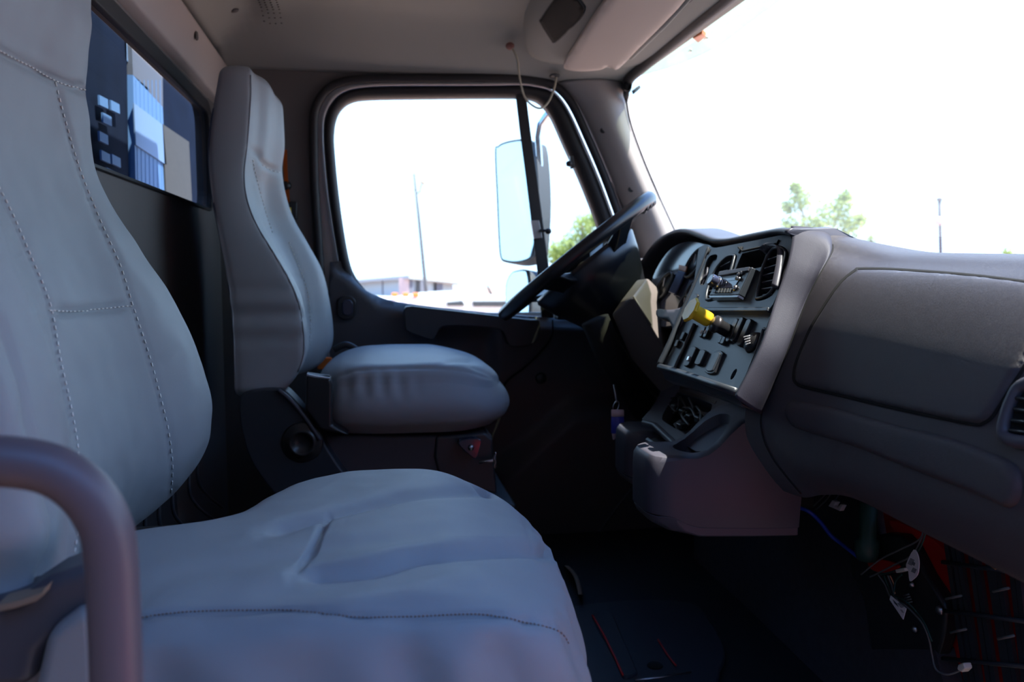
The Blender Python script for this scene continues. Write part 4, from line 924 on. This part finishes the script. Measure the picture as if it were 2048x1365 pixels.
MB().tube([hit(x, y, VP0, VN, -.004) for x, y in ((1262, 118), (1330, 52), (1395, -20))], .006, 8).build('visor_rod', M['headliner'], sv)
for x, y in ((1312, 70), (1376, 4)): MB().box(hit(x, y, VP0, VN, -.006), (.014, .02, .01)).build('visor_clip', M['wall'], sv, bevel=.002)
cb = thing('antenna_cable', P(1065, 190, Y=2.1), 'thin beige cable looping down from the headliner above the door window', 'cable')
MB().tube(cr([P(x, y, Y=Y) for x, y, Y in [(1024, 96, 2.09), (1034, 118, 2.08), (1040, 160, 2.09), (1050, 195, 2.1), (1068, 213, 2.1), (1084, 216, 2.1), (1098, 202, 2.11), (1108, 178, 2.12), (1113, 154, 2.13)]], 8), .0026, 8).build('cable_loop', M['cable'], cb)
MB().lathe([(0, .006), (.006, .006), (.010, .003), (.011, 0)], P(1020, 92, Y=2.09), (-.1, -.6, -.7), 18).build('plug_button', M['brown'], cb)
MB().lathe([(.003, .003), (.009, .003), (.014, 0)], P(1109, 152, Y=2.13), (0, -.3, -1), 20).build('grommet', M['mshell'], cb)

# ================================================================== UNDER THE DASHBOARD
X0 = .80
S(MB().slab([P(x, y, X=.80) for x, y in [(1760, 985), (2500, 985), (2500, 1480), (1905, 1480), (1800, 1240)]], (.01, 0, 0)), 'wall_front_panel', M['red'], smooth=False)
ev = thing('heater_grille', P(1960, 1365, X=.77), 'black vertical slatted heater grille with red panel behind in the lower right corner', 'grille')
for i, (xa, ya, xb) in enumerate(((1880, 1075, 1932), (1893, 1080, 1946), (1902, 1084, 1957), (1928, 1094, 1976), (1938, 1100, 1988), (1962, 1110, 2012), (1972, 1118, 2020), (1982, 1118, 2030), (2012, 1130, 2046), (2024, 1136, 2056))):
    a, b = P(xa, ya - 40, X=.775), P(xb, 1400, X=.775)
    MB().loft([[p, p + V((0, -.008, 0)), p + V((.006, -.008, 0)), p + V((.006, 0, 0))] for p in (a, b)]).build('slat', M['panel'], ev, smooth=False)
for ya, yb in ((1125, 1150), (1222, 1245), (1318, 1335)):
    a, b = P(1885, ya, X=.772), P(2060, yb, X=.772); MB().tube([a, b], .003, 6).build('cross_bar', M['panel'], ev)
for x, y in ((1905, 1195), (2000, 1180), (1915, 1262), (2010, 1275)):
    MB().tube([P(x - 14, y + 4, X=.765), P(x + 18, y - 3, X=.765)], .0018, 6).build('grille_peg', M['greywire'], ev)
hb = thing('blower_housing', P(1790, 1290, X=.78), 'black bolted blower housing under the dashboard beside the red panel', 'blower housing')
bp = sm([(1700, 1095), (1716, 1080), (1800, 1070), (1850, 1150), (1876, 1190), (1890, 1225), (1880, 1290), (1850, 1350), (1760, 1420), (1740, 1300), (1725, 1200), (1700, 1150)], 3, True)
MB().slab([P(x, y, X=.77) for x, y in bp], (.025, 0, 0)).build('housing_plate', M['black'], hb, bevel=.006, seg=3)
rp_ = sm([(1778, 1040), (1850, 1070), (1890, 1110), (1905, 1200), (1880, 1200), (1850, 1140), (1800, 1080)], 3, True)
MB().slab([P(x, y, X=.79) for x, y in rp_], (.02, 0, 0)).build('red_bracket', M['red'], hb, bevel=.002)
MB().slab([P(x, y, X=.764) for x, y in sm([(1738, 1118), (1780, 1124), (1796, 1136), (1786, 1146), (1750, 1144), (1736, 1132)], 3, True)], (.01, 0, 0)).build('red_relay', M['red'], hb, bevel=.002)
for x, y, r in ((1826, 1170, .005), (1881, 1221, .007), (1831, 1259, .006)):
    MB().lathe([(0, .006), (r * .5, .0055), (r * .9, .003), (r, 0)], P(x, y, X=.768), (-1, 0, 0), 14).build('bolt', M['steel'], hb)
for k in range(4): MB().tube([P(1807 + k * 2, 1192 + k * 5, X=.765), P(1818 + k * 2, 1189 + k * 5, X=.765)], .0012, 6).build('coil_spring', M['greywire'], hb)
MB().lathe([(0, .0), (.014, 0), (.018, .012), (.018, .03), (.013, .034), (.013, .09), (0, .09)], P(1733, 1120, X=.75), (0, 0, 1), 24).build('motor_capsule', M['green'], hb)
MB().lathe([(0, 0), (.012, 0), (.010, .006), (0, .007)], P(1737, 1014, X=.75), (0, 0, 1), 20).build('capsule_cap', M['tagpink'], hb)
wh = thing('wiring_harness', P(1780, 1150, X=.75), 'loose bundle of thin green and grey wires hanging under the dashboard', 'wiring')
W_ = [([(1722, 1150), (1760, 1120), (1800, 1100), (1840, 1078), (1850, 1040)], 'greywire'), ([(1740, 1155), (1790, 1130), (1825, 1110), (1845, 1070), (1850, 1030)], 'greywire'), ([(1760, 1150), (1800, 1138), (1838, 1100), (1856, 1050)], 'green'),
      ([(1756, 1150), (1770, 1170), (1782, 1196), (1808, 1210), (1828, 1228), (1846, 1250), (1858, 1280), (1864, 1310), (1872, 1340), (1895, 1350), (1920, 1342)], 'greywire'),
      ([(1768, 1152), (1778, 1176), (1786, 1190), (1812, 1204), (1836, 1228), (1852, 1254), (1864, 1284)], 'green'), ([(1780, 1152), (1788, 1170), (1790, 1188)], 'copper'), ([(1804, 1150), (1792, 1162), (1788, 1185)], 'green'), ([(1776, 1152), (1784, 1172), (1788, 1190), (1800, 1206)], 'greywire'),
      ([(1625, 1015), (1650, 990), (1664, 972)], 'greywire'), ([(1632, 1020), (1655, 998), (1668, 975)], 'greywire'), ([(1668, 1003), (1682, 985), (1690, 975)], 'steel')]
for l, c in W_: MB().tube(cr([P(x, y, X=.752 + .004 * math.sin(i * 2)) for i, (x, y) in enumerate(l)], 5), .0013, 6).build('wire', M[c], wh)
MB().tube(cr([P(x, y, X=X) for x, y, X in [(1598, 1016, .70), (1618, 1024, .71), (1640, 1044, .73), (1662, 1072, .75), (1680, 1086, .76), (1700, 1102, .76), (1722, 1120, .765)]], 6), .0032, 8).build('blue_cable', M['blue'], wh, label='thicker blue cable')
o = MB().slab([P(x, y, X=.74) for x, y in [(1664, 1001), (1672, 1005), (1668, 1012), (1676, 1016), (1680, 1009), (1685, 1011), (1679, 1023), (1656, 1013)]], (.008, 0, 0)).build('white_clip', M['paper'], wh, bevel=.001)
MB().slab([P(x, y, X=.745) for x, y in [(1790, 1140), (1808, 1136), (1810, 1143), (1792, 1147)]], (.008, 0, 0)).build('cream_connector', M['cream'], wh, bevel=.001)
MB().slab([P(x, y, X=.745) for x, y in [(1915, 1330), (1926, 1326), (1930, 1338), (1922, 1346), (1913, 1340)]], (.012, 0, 0)).build('white_plug', M['cream'], wh, bevel=.002)
def paper_tag(out, lines, label, X):
    t = thing('barcode_tag', P(*out[0], X=X), label, 'tag', 'barcode tags on the wires')
    MB().slab([P(x, y, X=X) for x, y in out], (.001, 0, 0)).build('tag_sheet', M['paper'], t, smooth=False)
    for q in lines: MB().slab([P(x, y, X=X - .0006) for x, y in q], (.0004, 0, 0)).build('printed_mark', M['ink'], t, smooth=False)
def bars(x0, y0, dx, dy, ex, ey, n, f=.45): return [[(x0 + dx * i, y0 + dy * i), (x0 + dx * (i + f), y0 + dy * (i + f)), (x0 + dx * (i + f) + ex, y0 + dy * (i + f) + ey), (x0 + dx * i + ex, y0 + dy * i + ey)] for i in range(n)]
t1_ = sm([(1827, 1100), (1836, 1112), (1838, 1130), (1835, 1150), (1826, 1160), (1819, 1162), (1816, 1140), (1812, 1130)], 3, True)
paper_tag(t1_, bars(1815, 1128, 1.0, -2.0, 8, 4, 6) + bars(1826, 1136, 1.6, .8, -4, 8, 5) + bars(1826, 1124, 1.2, .8, -2, 6, 4), 'curved white barcode tag on the wires, upper of the two tags', .735)
paper_tag([(1781, 1192), (1812, 1218), (1806, 1240), (1779, 1200)], bars(1785, 1200, 1.2, 1.1, 4, 8, 7) + bars(1794, 1208, 1.4, 1.6, 6, -2, 6) + bars(1800, 1220, 1, 1.6, 4, 1, 4), 'straight pinkish barcode tag, lower of the two tags', .735)
MB().tube(cr([P(x, y, X=.60) for x, y in [(1975, 1118), (1985, 1124), (1995, 1130), (1990, 1136), (1978, 1126)]], 4), .002, 6).build('x', M['copper'], wh).name = 'copper_clip'
MB().tube(cr([P(x, y, X=.60) for x, y in [(1668, 972), (1680, 978), (1695, 990)]], 4), .0018, 6).build('spring_clip', M['cream'], wh)

# floor mat and pedal
fm = thing('floor_mat', P(1300, 1290, Z=FZ), 'black ribbed rubber floor mat with red glow coloured into the raised panel edges', 'floor mat')
def fl(x, y, d=0): return P(x, y, Z=FZ + d)
MB().slab([fl(x, y, .008) for x, y in sm([(1080, 1240), (1130, 1215), (1260, 1200), (1380, 1205), (1420, 1240), (1450, 1300), (1440, 1340), (1400, 1380), (1100, 1420)], 3, True)], (0, 0, -.008)).build('mat_sheet', M['mat'], fm, bevel=.004)
MB().slab([fl(x, y, .013) for x, y in sm([(1185, 1232), (1222, 1226), (1240, 1262), (1272, 1335), (1272, 1347), (1246, 1352), (1228, 1310)], 3, True)], (0, 0, -.008)).build('raised_panel', M['mat'], fm, bevel=.003)
MB().tube([fl(x, y, .012) for x, y in sm([(1185, 1232), (1205, 1266), (1228, 1312), (1246, 1352)], 4)], .0022, 6).build('red_glow_bead', M['red'], fm)  # bead red stands for red light caught on the raised edges
MB().tube([fl(x, y, .012) for x, y in sm([(1316, 1280), (1336, 1312), (1352, 1332)], 4)], .0018, 6).build('red_glow_bead', M['red'], fm)
MB().tube([fl(x, y, .012) for x, y in sm([(1120, 1340), (1140, 1372), (1160, 1400)], 4)], .0022, 6).build('red_glow_bead', M['red'], fm)
MB().tube([fl(x, y, .012) for x, y in ((1270, 1362), (1320, 1356), (1382, 1345))], .002, 6).build('mat_edge_wire', M['steel'], fm)
MB().lathe([(0, .003), (.012, .002), (.014, 0)], fl(1310, 1332, .009), (0, 0, 1), 20).build('mat_stud', M['hole'], fm)
pd = thing('brake_pedal', P(1310, 1150, X=.95), 'dim dark foot pedal in the shadowed driver foot well', 'pedal')
MB().slab([P(x, y, X=.95) for x, y in rrect(1265, 1120, 1305, 1165, 8)], (.015, 0, 0)).build('pedal_pad', M['rubber'], pd, bevel=.003)
MB().tube([P(1290, 1120, X=.96), P(1300, 1020, X=1.05)], .008, 8).build('pedal_arm', M['door2'], pd)
hs = thing('seat_trim_ring', P(1150, 1180, Z=FZ), 'tan curved seat-base trim arc on the floor just past the near seat cushion', 'trim ring')
MB().loft([[fl(x, y, .03), fl(x + 9, y, .03), fl(x + 9, y, .0), fl(x, y, .0)] for x, y in sm([(1128, 1132), (1142, 1146), (1150, 1162), (1155, 1182), (1156, 1190)], 4)]).build('ring_strip', M['vinyl_dark'], hs)
MB().loft([[V((-.36, y, .45)), V((-.34, y, .44)), V((-.33, y, .16)), V((-.36, y, .13))] for y in (.9, 1.5)]).build('x', M['rubber']).name = 'rear_wall_insulation'
tag(bpy.data.objects['rear_wall_insulation'], kind='structure')
for k, (x0, y0) in enumerate(((395, 925), (378, 950), (345, 985), (318, 1010), (290, 1030))):
    o = MB().tube(cr([P(x, y, X=-.315) for x, y in ((x0 + 8, y0 - 90), (x0, y0 + 20), (x0 + 14, y0 + 60), (x0 + 50, y0 + 90))], 5), .003, 6).build('trim_%d' % (4 + k), M['panel'], None); o['kind'] = 'structure'

# ================================================================== OUTSIDE
def PY(l, Y): return [P(x, y, Y=Y) for x, y in l]
mr = thing('side_mirror', P(1030, 530, Y=2.75), 'tall flat exterior mirror in black frame outside the door window', 'mirror')
mo = sm([(989, 303), (995, 292), (1006, 285), (1025, 280), (1045, 278), (1062, 282), (1072, 300), (1078, 400), (1072, 500), (1064, 518), (1050, 525), (1030, 528), (1010, 525), (1001, 518), (997, 490), (993, 400)], 4, True)
MN = V((-.92, -.39, .16)).normalized(); MC = P(1032, 400, Y=2.75)
def MY(l, d=0, c=MC): return [hit(x, y, c, MN) + MN * d for x, y in l]
MB().slab(MY(mo), -MN * .05).build('mirror_shell', M['mshell'], mr, bevel=.006)
MB().slab(MY(grow(mo, -5), .003), -MN * .004).build('mirror_face', M['mirror'], mr, smooth=False)
MB().tube(PY([(1110, 215), (1092, 232), (1080, 250), (1076, 275), (1080, 330), (1086, 420), (1090, 540), (1094, 620)], 2.68), .011, 14).build('mirror_arm', M['chrome'], mr)
MB().lathe([(0, 0), (.018, 0), (.02, .01), (.02, .035), (.016, .045), (0, .045)], P(1089, 414, Y=2.67), (0, 0, 1), 18).build('arm_clamp', M['mshell'], mr)
cm = thing('convex_mirror', P(1035, 625, Y=2.72), 'small convex exterior mirror below the tall mirror', 'mirror')
m2 = sm([(1014, 632), (1010, 612), (1009, 582), (1013, 560), (1022, 545), (1034, 540), (1050, 539), (1058, 546), (1062, 580), (1058, 640)], 4, True)
MC2 = P(1035, 600, Y=2.72)
MB().slab(MY(m2, 0, MC2), -MN * .05).build('mirror_shell', M['mshell'], cm, bevel=.006)
MB().slab(MY(grow(m2, -4), .003, MC2), -MN * .004).build('mirror_face', M['mirror'], cm, smooth=False)
MB().tube(PY([(1056, 590), (1080, 592), (1092, 596)], 2.72), .008, 10).build('mirror_bracket', M['mshell'], cm)
ev2 = thing('exterior_visor', P(1420, 60, Z=1.26), 'translucent white exterior sun visor above the windshield with amber marker lamp', 'exterior visor')
vx = sm([(1262, 152), (1285, 132), (1340, 92), (1400, 40), (1450, 0), (1560, -110), (1700, -110), (1560, 0), (1500, 45), (1440, 90), (1380, 120), (1330, 138), (1285, 150)], 3, True)
VS = bpy.data.materials.new('visor_acrylic'); VS.use_nodes = True; t_ = VS.node_tree; b_ = t_.nodes['Principled BSDF']; b_.inputs['Base Color'].default_value = (.8, .82, .74, 1); b_.inputs['Roughness'].default_value = .4
tl = t_.nodes.new('ShaderNodeBsdfTranslucent'); tl.inputs[0].default_value = (.75, .78, .66, 1); mxs = t_.nodes.new('ShaderNodeMixShader'); mxs.inputs[0].default_value = .55
t_.links.new(b_.outputs[0], mxs.inputs[1]); t_.links.new(tl.outputs[0], mxs.inputs[2])
tp = t_.nodes.new('ShaderNodeBsdfTransparent'); mx4 = t_.nodes.new('ShaderNodeMixShader'); mx4.inputs[0].default_value = .82; tp.inputs[0].default_value = (.62, .66, .56, 1)
t_.links.new(mxs.outputs[0], mx4.inputs[1]); t_.links.new(tp.outputs[0], mx4.inputs[2]); t_.links.new(mx4.outputs[0], t_.nodes['Material Output'].inputs[0])
sheet(vx, lambda x, y, d: P(x, y, Z=1.318 + d) , .004, 20).build('visor_sheet', VS, ev2)
MB().slab([P(x, y, Z=1.312) for x, y in [(1385, 66), (1404, 56), (1412, 64), (1396, 76)]], (0, 0, -.012)).build('marker_lamp', M['amber'], ev2, bevel=.003)
for x, y in ((1410, 54), (1412, 76), (1380, 102)): MB().box(P(x, y, Z=1.308), (.006, .012, .006)).build('visor_bracket', M['chrome'], ev2, bevel=.001)
# behind the back window
hr = thing('cargo_headboard', (-.6, 1.6, .3), 'dark blue cargo headboard with blue and tan panels behind the back window', 'headboard')
XB = -.56
def rect(l, name, m, X=XB, th=.03, **k): return MB().slab([P(x, y, X=X) for x, y in l], (-th, 0, 0)).build(name, M[m], hr, smooth=False, **k)
MB().box((XB - .05, 1.6, 1.1), (.02, 3.56, 2.2)).build('navy_board', M['navy'], hr, smooth=False)

rect([(150, -180), (252, 20), (258, 400), (150, 380)], 'dark_post', 'navy', XB - .01)
rect([(247, 30), (264, 60), (266, 135), (251, 118)], 'light_strip', 'bluelight', XB - .01)
rect([(262, 55), (325, 125), (326, 215), (266, 150)], 'grey_shutter', 'wall', XB)
rect([(266, 150), (325, 202), (334, 420), (272, 395)], 'blue_panel', 'bluebox', XB)
rect([(268, 206), (326, 250), (333, 330), (272, 290)], 'pale_stripe', 'bluelight', XB + .004, .003)
rect([(325, 248), (378, 284), (386, 440), (334, 420)], 'tan_board', 'tan', XB + .004)
for i, (x, y) in enumerate(((199, 190), (206, 225), (199, 262), (203, 300), (224, 308), (222, 200), (214, 335))):
    rect([(x, y), (x + 17, y + 9), (x + 18, y + 28), (x + 1, y + 20)], 'blue_square', 'bluebox', XB + .002, .004)  # small blue plates set in front of the dark post
for i in range(7):
    x = 272 + i * 8; rect([(x, 160), (x + .8, 161), (x + 5.6, 410), (x + 4.8, 410)], 'panel_rib', 'bluebox', XB + .001, .002)
# utility pole, light pole
up_ = thing('utility_pole', P(850, 640, Y=45), 'leaning grey utility pole with lamp beyond the door window', 'pole')
MB().tube(PY([(828, 347), (837, 430), (850, 560), (858, 640)], 45), [.06, .075, .1, .11], 10).build('pole_shaft', M['wood'], up_)
o = MB().tube(PY([(833, 388), (840, 384), (841, 374), (846, 366)], 45), .03, 8).build('lamp_arm', M['wood'], up_)
MB().lathe([(0, -.06), (.16, -.02), (.2, .06), (.1, .16), (0, .2)], P(844, 366, Y=45), (.5, 0, .6), 14).build('lamp_head', M['cable'], up_)
for a, b in (((846, 366), (1040, 430)), ((830, 380), (700, 440))):
    pts = PY([a, ((a[0] + b[0]) / 2, (a[1] + b[1]) / 2 + 10), b], 45); MB().tube(cr(pts, 6), .012, 5).build('overhead_line', M['wood'], up_)
lp_ = thing('light_pole', P(1883, 560, Y=50), 'slim light pole far beyond the windshield at right', 'pole')
MB().tube(PY([(1879, 398), (1880, 450), (1883, 560), (1884, 622)], 50), .12, 10).build('pole_shaft', M['wood'], lp_)
MB().lathe([(0, -.1), (.2, -.05), (.2, .1), (0, .18)], P(1879, 400, Y=50), (0, 0, 1), 12).build('lamp_head', M['wood'], lp_)
MB().slab(PY([(1876, 434), (1886, 434), (1886, 450), (1876, 450)], 49.8), (0, .3, 0)).build('pole_box', M['brick'], lp_)
# low building
bd = thing('low_building', P(820, 620, Y=60), 'low grey metal-roofed building beyond the door window', 'building')
def q4(l): return [P(x, y, Y=Y) for x, y, Y in l]
MB().slab(q4([(700, 566, 66), (818, 556, 56), (818, 640, 56), (700, 640, 66)]), (0, 3, 0)).build('side_wall', M['bldg'], bd, smooth=False)
MB().slab(q4([(818, 556, 56), (906, 569, 66), (906, 640, 66), (818, 640, 56)]), (0, 3, 0)).build('front_wall', M['bldg'], bd, smooth=False)
MB().slab(q4([(690, 562, 65), (818, 551, 55), (920, 567, 65), (915, 571, 65), (818, 558, 55), (690, 568, 65)]), (0, 4, 0)).build('roof_edge', M['roof'], bd, smooth=False)
for l, m in (([(798, 556, 55.9), (818, 556, 55.6), (818, 612, 55.6), (798, 612, 55.9)], 'brick'), ([(764, 562, 60), (770, 562, 60), (770, 612, 60), (764, 612, 60)], 'bldg_dark'), ([(841, 562, 57), (855, 563, 58), (855, 612, 58), (841, 612, 57)], 'bldg_dark'), ([(873, 566, 61), (886, 567, 62), (886, 612, 62), (873, 612, 61)], 'bldg_dark'), ([(818, 560, 55.8), (826, 561, 56.3), (826, 612, 56.3), (818, 612, 55.8)], 'bldg_dark')):
    MB().slab(q4(l), (0, .2, 0)).build('bay' if m != 'brick' else 'brick_pier', M[m], bd, smooth=False)
# parked white truck
wt = thing('parked_truck', P(930, 640, Y=28), 'parked white truck seen low beyond the door window', 'truck')
MB().slab(PY(sm([(700, 592), (740, 596), (800, 598), (850, 590), (905, 587), (935, 587), (1005, 594), (1100, 598), (1100, 680), (700, 680)], 3), 28), (0, 3, 0)).build('truck_body', M['white'], wt, bevel=.1)
MB().slab(PY([(945, 603), (1100, 602), (1100, 614), (947, 613)], 27.9), (0, .2, 0)).build('truck_window', M['mshell'], wt, bevel=.02)
MB().slab(PY([(893, 605), (925, 602), (930, 612), (895, 612)], 27.9), (0, .2, 0)).build('truck_mirror', M['mshell'], wt, bevel=.02)
for x in (790, 812, 832): MB().slab(PY(rrect(x - 7, 586, x + 6, 594, 3), 27.9), (0, .2, 0)).build('amber_lamp', M['amber'], wt, bevel=.02)
MB().tube(PY([(975, 572), (980, 584), (983, 590)], 27.5), .04, 6).build('antenna', M['mshell'], wt)
# trees
LEAF = bpy.data.materials.new('leaf_translucent'); LEAF.use_nodes = True; t_ = LEAF.node_tree; b_ = t_.nodes['Principled BSDF']; b_.inputs['Base Color'].default_value = (.30, .38, .12, 1); b_.inputs['Roughness'].default_value = .6
tl = t_.nodes.new('ShaderNodeBsdfTranslucent'); tl.inputs[0].default_value = (.45, .55, .15, 1); mxs = t_.nodes.new('ShaderNodeMixShader'); mxs.inputs[0].default_value = .5
t_.links.new(b_.outputs[0], mxs.inputs[1]); t_.links.new(tl.outputs[0], mxs.inputs[2]); t_.links.new(mxs.outputs[0], t_.nodes['Material Output'].inputs[0])
def tree(base, clumps, Y, label, n, size):
    t = thing('tree', P(base[0], base[1], Y=Y), label, 'tree', 'trees beyond the windows')
    b0 = P(base[0], base[1], Y=Y); mb = MB(); lf = MB(); rn = random.Random(base[0])
    top = P(*clumps[0][:2], Y=Y); mb.tube(cr([b0, b0.lerp(top, .5) + V((.1, 0, 0)), top], 4), [.22 - .02 * i for i in range(9)], 8)
    for cx, cy, r in clumps:
        c = P(cx, cy, Y=Y); R = r / FPX * Y
        mb.tube(cr([b0.lerp(top, .4), b0.lerp(c, .7) + V((0, rn.uniform(-.5, .5), 0)), c], 4), [.09 - .008 * i for i in range(9)], 6)
        for _ in range(int(n * r / 30)):
            d = V((rn.gauss(0, 1), rn.gauss(0, 1), rn.gauss(0, 1))).normalized() * R * rn.random() ** .45
            p = c + d + V((rn.gauss(0, .12), rn.gauss(0, .12), rn.gauss(0, .12))) * R; a = V((rn.gauss(0, 1), rn.gauss(0, 1), rn.gauss(0, 1))).normalized(); b = a.orthogonal().normalized(); s = size * rn.uniform(.5, 1.3)
            lf.add([p - a * s, p + b * s * .55, p + a * s, p - b * s * .55], [(0, 1, 2, 3)])
    mb.build('trunk', M['bark'], t); lf.build('foliage', LEAF, t, smooth=False, fix=False)
tree((1640, 560), [(1640, 440, 45), (1600, 400, 28), (1590, 375, 14), (1680, 420, 34), (1690, 395, 18), (1700, 455, 30), (1580, 455, 28), (1620, 470, 30), (1720, 440, 16), (1575, 415, 14)], 60, 'large loose green tree beyond the windshield', 560, .17)
tree((1745, 560), [(1742, 478, 12), (1730, 486, 10)], 60, 'small green treetop just over the dashboard crest', 300, .14)
tree((2015, 600), [(2015, 507, 16), (2025, 515, 14)], 60, 'tiny treetop at the far right over the dashboard', 300, .14)
tree((1150, 640), [(1165, 450, 28), (1175, 480, 30), (1140, 490, 26), (1110, 505, 24), (1185, 440, 16), (1125, 520, 26), (1190, 500, 26)], 45, 'bright green tree seen through the small front door window', 420, .12)
